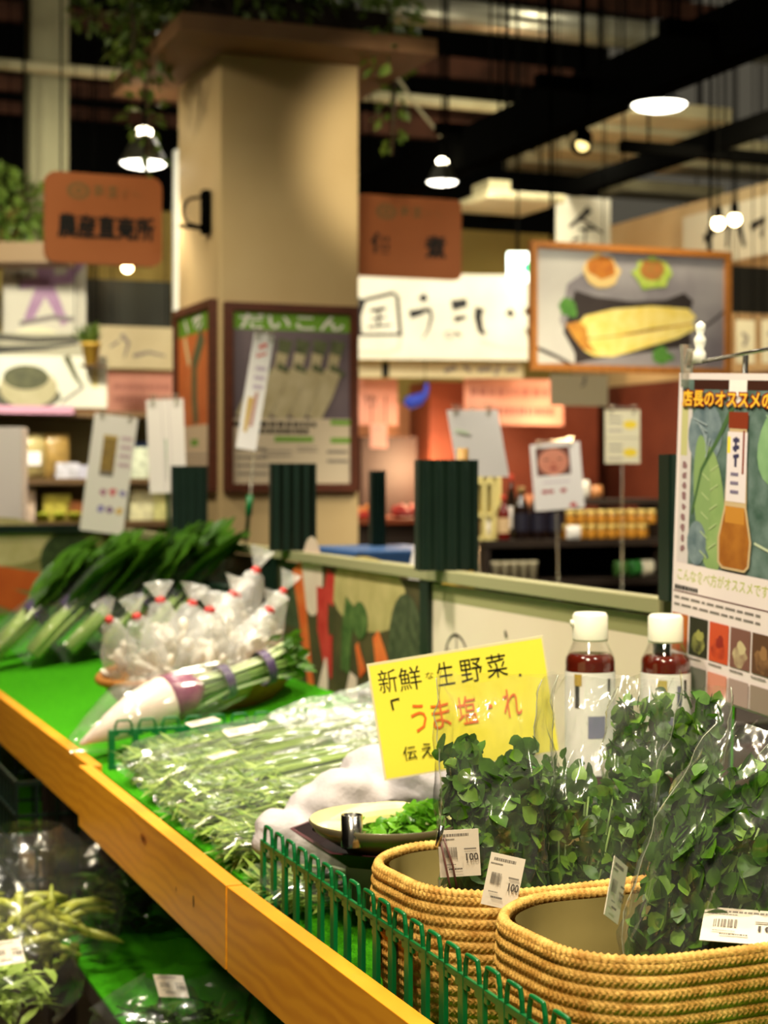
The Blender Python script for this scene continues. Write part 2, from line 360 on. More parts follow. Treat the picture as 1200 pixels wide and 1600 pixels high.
MB().box((0, 0, 0), (.44, .5, .04), PIPE).build('tray', o, smooth=False, bevel=.01); MB().box((-.13, -.1, .05), (.12, .2, .06), PIPE).build('ballast', o, smooth=False)
MB().tube([(0, 0, .02), (0, 0, 6.5-o.location.z)], .006, BLACK, 6).build('hanger', o)
# sagging cable
p = [PX(x, y, 8.2) for x, y in [(620, 120), (650, 165), (690, 215), (740, 238), (800, 248)]]
tag(MB().tube(p, .008, PIPE, 6).build('sagging_cable'), 'thin pale cable sagging from the pillar to the track', 'cable')

# ------------------------------------------------------------------ lamps
def pendant(px, py, Y, rad, label, tilt=0, vent=True, flatk=1.0):
    c = PX(px, py, Y); t = thing('pendant_lamp', label, 'lamp', c, 0, 'pendant lamps')
    k = rad
    MB().lathe([(k, 0), (k*.96, .1*k*flatk), (k*.72, .55*k*flatk), (k*.5, 1.0*k*flatk), (k*.3, 1.15*k*flatk), (k*.28, 1.12*k*flatk), (k*.46, .97*k*flatk), (k*.7, .5*k*flatk), (k*.93, .08*k*flatk)], mat('lamp_shade_dark', (40, 40, 32), .5), 28, caps=False).build('lamp_shade', t)
    MB().lathe([(k*.93, .03*k), (k*.8, -.08*k), (k*.5, -.16*k), (.001, -.2*k)], BULBW, 28, caps=False).build('bulb', t)
    if vent: MB().ball((0, 0, 1.28*k*flatk), (k*.34, k*.34, k*.22), BULB, 16, 8).build('glowing_cap', t)
    MB().tube([(0, 0, 1.3*k*flatk), (0, 0, 6.5-c.z)], .006, BLACK, 6).build('cord', t)
    lamp('SPOT', (c.x, c.y, c.z-.06), 22, WARM, (c.x, c.y, 0), .06, 120)
    return t
pendant(225, 256, 6.6, .098, 'dark cone pendant lamp with a white lit face left of the pillar')
pendant(691, 285, 7.8, .076, 'small dark cone pendant lamp right of the pillar', vent=True)
pendant(1030, 165, 6.4, .112, 'wide flat white pendant lamp hanging under the black tracks', vent=False, flatk=.35)
def spot(px, py, Y, top, label, dot=False):
    c = PX(px, py, Y); t = thing('track_spotlight', label, 'spotlight', c)
    M = Matrix.Rotation(-.5, 3, 'X')
    b = MB(); b.lathe([(.02, .06), (.035, .04), (.045, -.03), (.043, -.035), (.03, -.02)], BLACK, 16, caps=False); b.build('lamp_head', t, rot=(-.5, .3, 0))
    MB().ball((0, -.01, -.012), .028, mat('dim_lamp', (255, 225, 140), emit=1.6), 12, 8).build('bulb', t)
    MB().tube([(0, 0, .04), (0, 0, 6.5-c.z)], .012, BLACK, 6).build('stem', t)
    if dot: MB().ball((0, -.02, .17), .013, mat('red_indicator', (255, 40, 24), emit=1.5), 8, 6).build('indicator_light', t)
spot(910, 222, 6.9, 170, 'small black spotlight with a red dot under the thick track', True)
def bare(px, py, Y, label):
    c = PX(px, py, Y); t = thing('bare_bulb', label, 'light bulb', c, 0, 'warm bulbs at right')
    MB().ball((0, 0, 0), .028, BULBO, 14, 10).build('bulb', t)
    MB().lathe([(.018, .02), (.02, .06), (.008, .08)], BLACK, 12, c=(0, 0, 0)).build('socket', t)
    MB().tube([(0, 0, .07), (0, 0, 6.5-c.z)], .005, BLACK, 6).build('cord', t)
bare(1122, 349, 7.4, 'left one of the two warm round bulbs at right'); bare(1148, 343, 7.5, 'right one of the two warm round bulbs at right')
lamp('POINT', PX(1135, 352, 7.2), 4, WARM, None, .05)
bare(199, 418, 9.0, 'lone warm bulb below the brown hanging sign')

# ------------------------------------------------------------------ pillar, columns, greenery
s0, v0, pw, pd = 3.83, 1.08, .536, .585
o = thing('pillar', 'square beige pillar with framed vegetable posters and a planter ledge', 'pillar', ST(s0, v0, 0), TH); o['kind'] = 'structure'
MB().box((pw/2, pd/2, 1.49), (pw, pd, 2.98), CREAM).build('shaft', o, smooth=False, bevel=.006)
MB().box((pw/2, pd/2, 3.01), (pw+.42, pd+.5, .06), mat('brown_ledge', (140, 104, 70), .7, c2=(124, 90, 60), scale=6)).build('ledge', o, smooth=False)
MB().box((pw/2, pd/2, 4.8), (pw*.7, pd*.7, 3.5), ROOF).build('core', o, smooth=False)
b = MB(); b.box((-.02, .12, 2.42), (.025, .05, .16), BLACK); b.tube([(-.03, .12, 2.36), (-.12, .12, 2.365)], .008, BLACK, 6)
b.tube([(-.03, .12, 2.365)]+[(-.06-.045*math.sin(a), .12, 2.42-.05*math.cos(a)) for a in [i*PI/8 for i in range(9)]]+[(-.03, .12, 2.475)], .006, BLACK, 6)
tag(b.build('wall_bracket', None, ST(s0, v0, 0), (0, 0, TH)), 'small black iron bracket on the left face of the pillar', 'bracket')
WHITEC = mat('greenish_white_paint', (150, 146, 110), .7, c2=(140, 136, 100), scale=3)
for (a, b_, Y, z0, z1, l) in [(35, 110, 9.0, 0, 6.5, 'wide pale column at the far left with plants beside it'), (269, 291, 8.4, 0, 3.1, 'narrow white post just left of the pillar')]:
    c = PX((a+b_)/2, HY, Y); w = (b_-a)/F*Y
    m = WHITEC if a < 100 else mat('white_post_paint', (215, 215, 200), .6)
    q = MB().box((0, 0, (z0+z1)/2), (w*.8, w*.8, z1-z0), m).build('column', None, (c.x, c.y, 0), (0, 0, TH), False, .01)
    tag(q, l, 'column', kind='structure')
IVY = leafmat('ivy_leaf', (54, 82, 24), (104, 124, 44), .5)
def ivy(name, label, loc, blobs, n, size, cat='plant', pot=None):
    t = thing(name, label, cat, loc); b = MB(); tot = sum(q[3]*q[4]*q[5] for q in blobs)
    for (x, y, z, a, bb, c) in blobs:
        for _ in range(int(n*a*bb*c/tot)):
            d = Vector((R.gauss(0, 1), R.gauss(0, 1), R.gauss(0, 1))).normalized(); k = R.random()**.4
            p = Vector((x+d.x*a*k, y+d.y*bb*k, z+d.z*c*k))
            b.leaf(p, (d.x+R.uniform(-.6, .6), d.y+R.uniform(-.6, .6), d.z-.3+R.uniform(-.6, .6)), (R.uniform(-1, 1), R.uniform(-1, 1), 1), size*R.uniform(.6, 1.3), size*R.uniform(.5, .8), IVY, seg=2)
    b.build('foliage', t)
    sb = MB()
    for (x, y, z, a, bb, c) in blobs: sb.tube([(x, y, z-c), (x+a*.2, y, z), (x, y, z+c*.6)], .006, mat('vine_stem', (60, 48, 24)), 5)
    sb.build('stem', t)
    if pot: pot(t)
    return t
pc = ST(s0+pd/2, v0+pw/2, 3.06)
def trough(t): MB().box((0, 0, .05), (pw+.2, pd+.2, .1), mat('planter_soil', (40, 30, 20), .9)).build('planter_box', t, rot=(0, 0, TH), smooth=False)
ivy('trailing_ivy', 'dark trailing ivy in the planter on top of the pillar', pc, [(-.1, -.1, .22, .5, .4, .2), (.3, .1, .2, .3, .4, .2), (-.42, -.15, .05, .18, .3, .14), (-.47, .05, -.25, .07, .12, .32), (-.44, -.2, -.05, .1, .12, .16), (.48, .1, -.12, .07, .12, .24), (.0, -.3, .35, .5, .3, .2), (-.46, -.42, .0, .1, .08, .2), (-.1, -.45, .12, .45, .1, .12), (.46, -.3, .02, .12, .14, .16)], 2800, .05, pot=trough)
c = PX(30, 330, 8.3); 
def bkt(t): MB().box((0, 0, -.22), (.5, .25, .1), mat('planter_wood', (120, 96, 60))).build('planter_box', t, smooth=False); MB().tube([(0, .1, -.2), (0, .1, 6.5-t.location.z)], .008, BLACK, 6).build('hanger', t)
ivy('hanging_plant', 'leafy plant in a planter beside the pale column at far left', c, [(0, 0, 0, .22, .15, .18), (-.12, 0, .1, .15, .15, .15)], 420, .06, pot=bkt)
ivy('trailing_ivy', 'sparse hanging vine near the top left beside the pale column', PX(135, 25, 8.4), [(0, 0, 0, .09, .08, .1), (.02, 0, .3, .05, .05, .3)], 120, .05, pot=lambda t: MB().tube([(0, 0, 0), (0, 0, 6.5-t.location.z)], .006, BLACK, 6).build('hanger', t))

# ------------------------------------------------------------------ framed posters
def framed(name, label, loc, rz, w, h, fw, fm, paint, hang=False, cat='poster'):
    t = thing(name, label, cat, loc, rz)
    b = MB(); d = .03
    b.box((0, d/2, fw/2), (w, d, fw), fm); b.box((0, d/2, h-fw/2), (w, d, fw), fm)
    b.box((-w/2+fw/2, d/2, h/2), (fw, d, h-2*fw), fm); b.box((w/2-fw/2, d/2, h/2), (fw, d, h-2*fw), fm)
    b.build('frame', t, (0, -d, 0), smooth=False)
    a = Art(w-2*fw, h-2*fw, PAPER, .012, .0002); paint(a); a.build('print', t, (0, -.014, fw))
    if hang:
        for x in (-w*.4, w*.4): MB().tube([(x, -.015, h-.01), (x, -.015, 6.5-loc[2])], .006, BLACK, 6).build('hanger', t)
    return t
PURP = flat((120, 106, 112), c2=(96, 84, 92), scale=5); DAIK = flat((196, 184, 150), c2=(170, 156, 118), scale=14); DTOP = flat((74, 82, 54), c2=(104, 110, 76), scale=30)
def p_daikon(a):
    a.rect(0, 0, 1, .105, GRNI); a.text('だいこん', .06, .012, .95, .1, PAPER, .02)
    a.rect(0, .105, 1, .62, PURP)
    for i in range(5):
        x = .22+.15*i; a.line([(x+.08, .16), (x+.05, .27)], .09, DTOP, .06); a.line([(x+.05, .24), (x+.02, .34)], .07, DAIK, .06)
    for i in range(5):
        x = .2+.15*i; a.line([(x+.1, .32), (x+.06, .36)], .11, DTOP, .08); a.line([(x+.05, .34), (x-.02, .48), (x-.12, .62)], .105, DAIK, .09)
    a.rect(0, .62, 1, 1, flat((206, 190, 164)))
    a.lines(.0, .63, .72, .67, 1, INK, .7); a.lines(.22, .67, .64, .71, 1, INK, .7)
    a.rect(.83, .625, 1, .655, GRNI); a.rect(.35, .725, .68, .755, GRNI); a.rect(.83, .73, 1, .76, GRNI)
    for q in ((.03, .78, .3, .97), (.24, .80, .5, .85), (.54, .78, .72, .82), (.8, .79, .98, .9)): a.lines(*q, 4 if q[3] > .9 else 2, GREY, .3)
framed('framed_poster', 'wood framed white radish poster on the front of the pillar', ST(s0, v0+pw*.5, 1.395), TH, .512, .685, .03, FRAMEW, p_daikon)
def p_carrot(a):
    OR = flat((214, 120, 62), c2=(196, 100, 50), scale=10)
    a.rect(0, 0, 1, .12, GRNI); a.line([(.2, .03), (.3, .1)], .03, PAPER); a.line([(.45, .04), (.7, .03), (.72, .07), (.6, .1)], .022, PAPER); a.line([(.5, .08), (.62, .05)], .02, PAPER); a.rect(0, .12, 1, .66, OR)
    a.line([(.75, .13), (.5, .3), (.5, .5), (.55, .65)], .13, DTOP, .1); a.line([(.2, .13), (.35, .3)], .05, flat((220, 200, 150)), .05)
    a.rect(0, .66, 1, 1, flat((216, 190, 160))); a.rect(.4, .74, .62, .78, GRNI); a.lines(.1, .82, .9, .95, 4, GREY, .3)
framed('framed_poster', 'narrow-looking framed poster with orange and green on the side of the pillar', ST(s0+pd*.5, v0, 1.395), TH-PI/2, .53, .70, .03, FRAMEW, p_carrot)
def p_corn(a):
    bg = flat((150, 146, 146), c2=(112, 106, 112), scale=4); a.rect(0, 0, 1, 1, bg)
    a.poly([(0, 0), (.4, 0), (.16, .3), (.12, .62), (.22, .98), (0, 1)], flat((196, 194, 184), c2=(176, 172, 166), scale=4))
    dk = flat((44, 38, 36), c2=(58, 50, 48), scale=6); sh = flat((104, 98, 104))
    a.poly([(.2, .35), (.3, .4), (.5, .43), (.68, .40), (.78, .33), (.83, .40), (.8, .55), (.82, .8), (.62, .86), (.35, .93), (.2, .99), (.2, .9), (.14, .72), (.17, .55)], dk)
    a.line([(0, .86), (.1, .93), (.18, 1)], .03, dk); a.line([(1, .48), (.93, .58), (.84, .68)], .02, dk)
    cn = flat((226, 200, 92), c2=(240, 222, 140), scale=20); cs = flat((170, 110, 44), c2=(205, 150, 60), scale=22)
    a.poly([(.2, .68), (.25, .57), (.4, .5), (.6, .46), (.8, .47), (.845, .54), (.82, .6), (.6, .66), (.42, .73), (.3, .76), (.24, .76)], cn)
    a.poly([(.22, .8), (.3, .76), (.45, .73), (.65, .66), (.83, .6), (.84, .65), (.74, .74), (.55, .84), (.4, .92), (.3, .92), (.25, .88)], cn)
    a.poly([(.15, .65), (.22, .62), (.26, .68), (.27, .8), (.31, .9), (.24, .86), (.19, .76)], cs); a.line([(.3, .765), (.5, .715), (.82, .6)], .012, cs)
    gr = flat((62, 112, 44), c2=(90, 140, 60), scale=30)
    a.ell(.165, .51, .055, .07, gr, .5, 14, .2); a.ell(.655, .9, .06, .08, gr, .2, 14, .25)
    a.ell(.34, .16, .10, .14, flat((214, 184, 120)), 0, 14, .2); a.ell(.335, .14, .075, .10, flat((160, 90, 34), c2=(190, 120, 40), scale=30), 0, 12, .15)
    a.ell(.60, .17, .10, .14, flat((140, 170, 60), c2=(180, 190, 90), scale=30), 0, 16, .2); a.ell(.6, .14, .07, .09, flat((170, 100, 50), c2=(140, 110, 50), scale=40), 0, 12, .2)
framed('framed_photo', 'oak framed photograph of grilled corn hanging on the right', PX(985, 583, 6.6), TH, .905, .50, .026, OAK, p_corn, True, 'picture')

# ------------------------------------------------------------------ hanging wooden signs
def hsign(label, px, py_bot, Y, w, h, main, rad):
    c = PX(px, py_bot, Y); t = thing('hanging_sign', label, 'sign', c, TH)
    a = Art(w, h, SIGNB, .03, .0003, rad=rad)
    lg = flat((112, 84, 48)); a.ell(.28, .2, .1, .1, lg, 0, 24); a.ell(.28, .2, .06, .06, flat((140, 88, 48)), 0, 16); a.ell(.28, .2, .035, .035, lg, 0, 12)
    [a.line(q, .035, lg) for q in ([(.41, .15), (.49, .15)], [(.45, .12), (.44, .25)], [(.41, .21), (.5, .2)], [(.53, .16), (.61, .15)], [(.57, .12), (.57, .25)], [(.53, .24), (.61, .22)])]
    [a.line(q, .02, flat((132, 86, 48))) for q in ([(.65, .2), (.70, .17)], [(.67, .17), (.67, .25)], [(.74, .18), (.8, .22)])]
    for tx, x0, y0, x1, y1 in main: a.text(tx, x0, y0, x1, y1, INK, .03)
    a.build('board', t)
    for x in (-w*.36, w*.36): MB().tube([(x, .015, h-.005), (x, .015, 6.5-c.z)], .004, BLACK, 6).build('hanger', t)
hsign('brown hanging sign with a row of five black characters', 163, 413, 6.2, .44, .335, [('農産直売所', .10, .45, .93, .73)], .04)
hsign('brown hanging sign with two widely spaced black characters', 640, 434, 7.3, .50, .355, [('佃', .13, .46, .33, .72), ('煮', .64, .46, .85, .75)], .03)

# ------------------------------------------------------------------ banners and boards at the back
def banner(label, px0, px1, py0, py1, Y, base, paint=None, rz=0, name='banner', cat='banner', rod=True, top=6.5, group=None, t=.006):
    c = PX((px0+px1)/2, py1, Y); w = (px1-px0)/F*Y; h = (py1-py0)/F*Y
    th = thing(name, label, cat, c, rz, group); a = Art(w, h, base, t, .0003)
    if paint: paint(a)
    a.build('sheet', th)
    if rod:
        for x in (-w*.42, w*.42): MB().tube([(x, .003, h-.004), (x, .003, top-c.z)], .003, BLACK, 5).build('hanging_line', th)
    return th
def b_umai(a):
    al = lambda p, w, m, w1=None: a.line(p, w*1.45 if m is INK else w, m, None if w1 is None else w1*1.3)
    st = flat((216, 210, 186)); al([(.28, .72), (.27, .88), (.2, .93), (.05, .92)], .05, st, .03); al([(.72, .78), (.85, .86), (1, .88)], .05, st, .02)
    al([(.07, .3), (.045, .5), (.055, .73)], .075, INK, .05); al([(.06, .33), (.24, .23), (.262, .27), (.28, .73)], .03, INK, .035); al([(.05, .72), (.28, .71)], .025, INK)
    al([(.115, .44), (.2, .41)], .03, INK); al([(.12, .54), (.2, .51)], .02, INK); al([(.1, .63), (.23, .6)], .02, INK); al([(.16, .43), (.16, .62)], .02, INK)
    al([(.395, .25), (.415, .32)], .07, INK, .06); al([(.33, .48), (.40, .44)], .07, INK, .055); al([(.4, .43), (.44, .42), (.45, .5), (.43, .66), (.4, .76)], .045, INK, .008)
    al([(.56, .37), (.645, .33)], .085, INK, .075); al([(.575, .53), (.64, .5)], .05, INK, .03); al([(.52, .7), (.55, .67), (.58, .71), (.545, .75), (.52, .71)], .018, GREY); al([(.58, .68), (.61, .72)], .02, INK)
    al([(.715, .39), (.705, .5), (.72, .66), (.745, .7)], .08, INK, .035); al([(.87, .42), (.9, .48)], .06, INK, .05)
    al([(.965, .42), (1, .43)], .06, INK, .05); al([(.97, .62), (.985, .72)], .02, INK)
banner('large white cloth banner with bold black brush writing beside the pillar', 545, 832, 428, 562, 9.0, WASHI, b_umai, TH*.3)
banner('long beige strip banner hanging below the large white banner', 540, 820, 566, 590, 9.1, GREIGE, lambda a: (a.line([(.55, .6), (.62, .3)], .3, GREY), a.line([(.66, .2), (.7, .6)], .25, GREY), a.line([(.74, .5), (.82, .4)], .3, GREY), a.line([(.86, .2), (.84, .8)], .25, GREY), a.line([(.9, .5), (.96, .4)], .3, GREY), a.rect(.2, 0, .24, 1, DARK)), TH*.3, top=2.0)
banner('small pink menu board under the strip banner by the pillar', 556, 624, 592, 664, 9.25, PINK, lambda a: (a.text('竹', .15, .35, .5, .62, flat((90, 56, 48)), .0),), TH, t=.02, top=2.0)
banner('pink slip hanging below the small pink menu board', 578, 606, 662, 700, 9.2, flat((206, 150, 132)), lambda a: a.line([(.35, .15), (.5, .22), (.45, .3)], .05, GREY), TH, top=1.9)
def b_menu(a): a.lines(.05, .12, .95, .4, 1, flat((150, 96, 84)), .7); a.lines(.25, .55, .9, .78, 1, flat((130, 80, 70)), .8)
banner('wide pink menu board right of the blue paper fish', 720, 890, 592, 664, 9.35, PINK, b_menu, TH, t=.02, top=2.0)
def b_kin(a):
    a.line([(.62, .2), (.45, .38), (.25, .55)], .14, INK, .06); a.line([(.4, .35), (.7, .52), (.85, .62)], .06, INK, .04); a.line([(.42, .58), (.72, .55)], .05, INK); a.line([(.55, .5), (.52, .9)], .05, INK); a.line([(.3, .78), (.45, .72)], .05, INK); a.line([(.35, .95), (.75, .9)], .05, INK)
banner('white square banner with one black brush character above the corn picture', 862, 960, 308, 396, 8.8, flat((190, 186, 166)), b_kin, TH)
c = ST(3.3, 4.50, 2.35)
a = Art(1.5, .30, flat((200, 194, 168)), .01, .001); 
for q in ([(.14, .5), (.22, .4)], [(.18, .3), (.17, .85)], [(.24, .35), (.30, .35), (.29, .75)], [(.36, .3), (.4, .8)], [(.44, .5), (.52, .4), (.5, .7)], [(.6, .3), (.62, .8)], [(.66, .4), (.74, .45)], [(.84, .3), (.8, .8)]): a.line(q, .16, INK, .08)

q = a.build('wall_banner', None, PX(1190, 398, 8.55), (0, 0, TH-PI/2)); tag(q, 'long white banner with black writing on the right wall', 'banner')
banner('small white banner with a black stroke below the corn picture', 855, 956, 586, 634, 7.6, flat((206, 200, 172)), lambda a: a.line([(.6, .05), (.58, .3), (.52, .38)], .12, GREY, .05), TH)
banner('pale small banner at right edge behind the poster clip', 1148, 1182, 500, 568, 8.0, flat((206, 200, 172)), lambda a: a.line([(.3, .3), (.6, .4), (.4, .6)], .1, GREY), TH)
banner('second pale banner cut by the right picture edge', 1188, 1225, 500, 568, 8.0, flat((206, 200, 172)), lambda a: a.line([(.3, .3), (.6, .4), (.4, .6)], .1, GREY), TH)
banner('dark wide board on the right wall beside the corn picture', 1120, 1290, 418, 490, 8.3, DARK, None, TH, name='menu_board', cat='board', t=.03)
t = thing('exit_sign', 'lit white and green exit sign left of the corn picture', 'sign', PX(810, 440, 8.2), 0)
a = Art(.105, .145, EXITM, .05, .001); a.poly([(.72, .42), (.95, .35), (.98, .7), (.75, .68)], EXITG); a.build('housing', t)
MB().tube([(0, .03, .14), (0, .03, 6.5-t.location.z)], .006, BLACK, 6).build('hanger', t)
# left group
def b_star(a):
    pu = flat((168, 136, 160), c2=(150, 112, 146), scale=10)
    a.line([(.5, .05), (.53, .45)], .2, pu, .14); a.line([(.2, .36), (.85, .28)], .1, pu); a.line([(.52, .3), (.3, .72)], .14, pu, .09); a.line([(.52, .35), (.75, .75)], .14, pu, .08); a.line([(.8, .25), (.98, .08)], .1, pu)
    for y in (.08, .18, .28): a.line([(.12, y), (.34, y-.02)], .04, GREY)
    a.line([(.2, .22), (.2, .4)], .03, GREY); a.ell(.4, .9, .3, .12, flat((226, 222, 190), c2=(210, 206, 160), scale=5))
    a.line([(.2, .75), (.6, .68), (.85, .7)], .05, GREY)
banner('tall pale poster with a purple brush character at far left', 6, 133, 390, 545, 8.62, flat((196, 192, 172)), b_star, TH*.5, name='poster', cat='poster')
def b_bowl(a):
    gd = flat((70, 72, 48), c2=(96, 98, 64), scale=20); a.ell(.32, .78, .3, .26, flat((84, 84, 66)), 0); a.ell(.35, .62, .24, .38, flat((186, 178, 140), c2=(168, 160, 120), scale=10)); a.ell(.33, .42, .19, .24, gd)
    a.line([(.66, 0), (.74, .4), (.8, .6)], .14, gd, .04); a.rect(.88, .05, .92, .6, flat((214, 200, 120))); a.line([(.62, .9), (.8, .6)], .05, GREY)
banner('wide white panel with a photograph of a tea bowl', -20, 166, 556, 637, 8.3, flat((226, 226, 204)), b_bowl, TH*.5, name='poster', cat='poster')
def b_tray(a): a.line([(0, .15), (.5, .3), (1, .2)], .25, flat((60, 58, 44))); a.line([(0, .75), (.6, .6), (.95, .4)], .3, flat((48, 48, 38)), .1)
banner('dark picture strip with trays above the tea bowl panel', -20, 128, 520, 558, 8.5, flat((170, 166, 140)), b_tray, TH*.5, name='poster', cat='poster')
banner('dark grey menu board above the beige script banner', 134, 270, 438, 512, 9.2, flat((36, 38, 30), c2=(50, 52, 42), scale=3), None, TH, name='menu_board', cat='board', t=.02)
def b_scr(a): a.line([(.42, .2), (.5, .4), (.45, .75)], .12, GREY, .04); a.line([(.3, .5), (.4, .35)], .06, GREY); a.line([(.55, .7), (.72, .6), (.9, .68)], .09, GREY, .05)
banner('beige cloth banner with grey brush script left of the pillar', 128, 274, 510, 576, 9.0, GREIGE, b_scr, TH)
banner('dusky pink menu board below the beige script banner', 166, 278, 580, 658, 9.1, PINK, lambda a: a.lines(.1, .2, .9, .7, 2, flat((160, 104, 90)), .4), TH, t=.02, name='menu_board', cat='board')
# blue paper fish
b = MB(); BL = mat('blue_paper', (40, 62, 170), .6)
b.prism([(-.07, .0), (-.05, .035), (0, .05), (.04, .06), (.05, .11), (.07, .10), (.065, .04), (.03, -.01), (-.03, -.035)], -.006, .006, BL)
q = b.build('paper_fish', None, PX(650, 630, 9.0)); tag(q, 'blue paper fish hanging above the orange lit counter', 'decoration')
MB().tube([(.05, 0, .1), (.05, 0, .9)], .002, BLACK, 5).build('string', q)

# ------------------------------------------------------------------ shelves and goods of the shops behind
DKW = mat('dark_shelf_wood', (44, 32, 22), .6, c2=(34, 24, 17), scale=8); MIDW = mat('mid_shelf_wood', (104, 80, 50), .6, c2=(90, 68, 42), scale=8)
def shelfunit(label, px0, px1, rows, Y, depth, m, name='display_shelf', back=None, foot=0):
    """rows: photo rows of the board fronts; stands on the floor"""
    c = PX((px0+px1)/2, HY, Y); w = (px1-px0)/F*Y; zs = [HC-(r-HY)/F*Y for r in rows]
    t = thing(name, label, 'shelf', (c.x, c.y, 0), TH)
    for z in zs: MB().box((0, depth/2, z-.0125), (w, depth, .025), m).build('shelf_board', t, smooth=False)
    for x in (-w/2+.012, w/2-.012): MB().box((x, depth/2, max(zs)/2-.015), (.024, depth*.98, max(zs)-.03), m).build('side_panel', t, smooth=False)
    if back: MB().box((0, depth-.01, max(zs)/2), (w-.05, .015, max(zs)-.03), back).build('back_panel', t, smooth=False)
    return t
def atsh(px, zrow, Y, d=0):          # a point on a board of a shelf whose board centre line passes depth Y
    p = PX(px, zrow, Y); return p
# right dark shelf with bottles and jars
YR = 6.0
shelfunit('low dark shelf behind the white panel holding bottles and jars', 742, 1062, [843, 905], YR, .34, DKW, back=DARK)
ush = thing('shelf_riser', 'small dark riser shelf above the double row of jars', 'shelf', PX(970, 843, YR+.17)+Vector((0, 0, .001)), TH)
uz = (843-784)/F*(YR+.1); MB().box((0, .07, uz), (.36, .16, .02), DKW).build('board', ush, smooth=False)
for x in (-.17, .17): MB().box((x, .07, uz/2-.005), (.02, .15, uz-.01), DKW).build('side_panel', ush, smooth=False)
SH = Vector((VX, VY, 0)); SU = Vector((UX, UY, 0))
def base_on(px, row, Y, back): # on board at photo row (front edge depth Y), moved back along u
    c = PX(px, row, Y); k = PX(902, row, Y); t = (c.x-k.x)/VX; return k+SH*t+SU*back
def mk_jar():
    t = thing('spice_jar', '', 'jar', (0, 0, 0), 0, 'small jars in the double row on the dark shelf')
    MB().lathe([(.016, 0), (.0175, .004), (.0175, .03), (.014, .036)], JARG, 14).build('glass', t)
    MB().lathe([(.0165, .036), (.0165, .05), (.015, .052)], LID, 14).build('lid', t)
    return t
jar = mk_jar(); first = True; GJ = 'small amber jar with a pale yellow lid in the double row on the dark shelf'
for row in range(3):
    for k in range(9):
        if row == 0 and k > 7: continue
        p = base_on(897+17*k, 843, YR, .03+.05*(row if row < 2 else 0))
        if row == 2: p.z += .0525
        q = jar if first else dup(jar); first = False
        q.location = p; q['label'] = GJ
def mk_bottle(label, h, r, body, cap, lab, loc, name='bottle', group=None):
    t = thing(name, label, 'bottle', loc, 0, group)
    MB().lathe([(r*.95, 0), (r, .006), (r, h*.58), (r*.9, h*.66), (r*.42, h*.8), (r*.36, h*.9)], body, 18).build('glass', t)
    MB().lathe([(r*.46, h*.88), (r*.46, h*.985), (r*.4, h)], cap, 16).build('cap', t)
    MB().lathe([(r*1.02, h*.16), (r*1.02, h*.5)], lab, 18, caps=False).build('paper_label', t)
    return t
for i, (px, l) in enumerate([(825, 'leftmost'), (852, 'middle'), (879, 'rightmost')]):
    q = mk_bottle('%s of the three dark bottles with gold necks on the dark shelf' % l, .19, .030, SOY, mat('gold_foil_neck', (150, 124, 78), .35, .5, .3), mat('dark_label', (26, 24, 40), .5), base_on(px, 843, YR, .07), group='three dark bottles on the dark shelf')
mk_bottle('small red capped bottle beside the yellow gift boxes', .16, .022, mat('red_sauce', (96, 20, 14), .2), mat('red_cap', (190, 60, 40)), mat('label_cream', (200, 170, 130)), base_on(793, 843, YR, .05))
mk_bottle('thin bottle with a red and white neck behind the dark bottles', .235, .018, SOY, mat('red_cap', (190, 60, 40)), PAPER, base_on(829, 843, YR, .17))
YB = mat('pale_yellow_card', (214, 200, 132), .6)
for px, h, l in [(765, .215, 'shorter pale yellow open gift box in front'), (793, .29, 'taller pale yellow open gift box behind')]:
    t = thing('gift_box', l, 'box', base_on(px, 843, YR, .09 if h < .25 else .19), TH, 'pale yellow gift boxes')
    w = .088; b = MB()
    for x in (-w/2+.007, 0, w/2-.007): b.box((x, 0, h/2), (.014, .06, h), YB)
    for z in (.006, h-.008, h*.42): b.box((0, 0, z), (w, .06, .014), YB)
    b.build('box_frame', t, smooth=False)
    MB().box((0, .02, h/2), (w-.01, .012, h-.02), mat('box_inner_dark', (60, 40, 30))).build('back_sheet', t, smooth=False)
    MB().lathe([(.014, .013), (.014, h*.3), (.006, h*.36), (.006, h*.4)], mat('amber_bottle', (110, 60, 24), .2), 12, c=(-.022, -.005, 0)).build('bottle', t)
    MB().lathe([(.014, .013), (.014, h*.28), (.006, h*.34), (.006, h*.38)], PAPER, 12, c=(.022, -.005, 0)).build('bottle', t)
# packs on the riser and shelf
def pouch(mb, w, h, d, m, seed=0):
    rr = random.Random(seed)
    def fn(u, v):
        a = 2*PI*u; k = math.sin(PI*min(1, max(0, v)))**.5; n = noise.noise((u*7+seed, v*5, seed))*.12
        return ((math.cos(a)*(w/2)*(.86+.14*k+n*.3)), math.sin(a)*(d/2)*(.08+.92*k)*(1+n*2), v*h)
    mb.grid(18, 9, fn, m, cu=True); return mb
def pack(label, px, row, Y, w, h, d, m, m2=None, back=.05, name='packet', cat='packet', group=None, seed=1, loc=None):
    p = loc if loc is not None else base_on(px, row, Y, back)
    t = thing(name, label, cat, p, TH, group); pouch(MB(), w, h, d, m, seed).build('pouch', t)
    if m2:
        a = Art(w*.5, h*.3, m2, .002); a.build('paper_label', t, (0, -d*.52, h*.3))
    return t
pz = ush.location.z+uz+.0105
for i, (px, w, h, cl, l) in enumerate([(915, .08, .085, (170, 180, 90), 'lime green'), (945, .06, .06, (214, 206, 190), 'white'), (968, .06, .07, (220, 214, 200), 'silvery white'), (992, .05, .05, (180, 120, 70), 'tan')]):
    p = base_on(px, 843, YR, .26); p.z = pz; pack('%s packet on the riser above the jars' % l, 0, 0, 0, w, h, .04, mat('pk%d' % i, cl, .35), loc=p, seed=i+3)
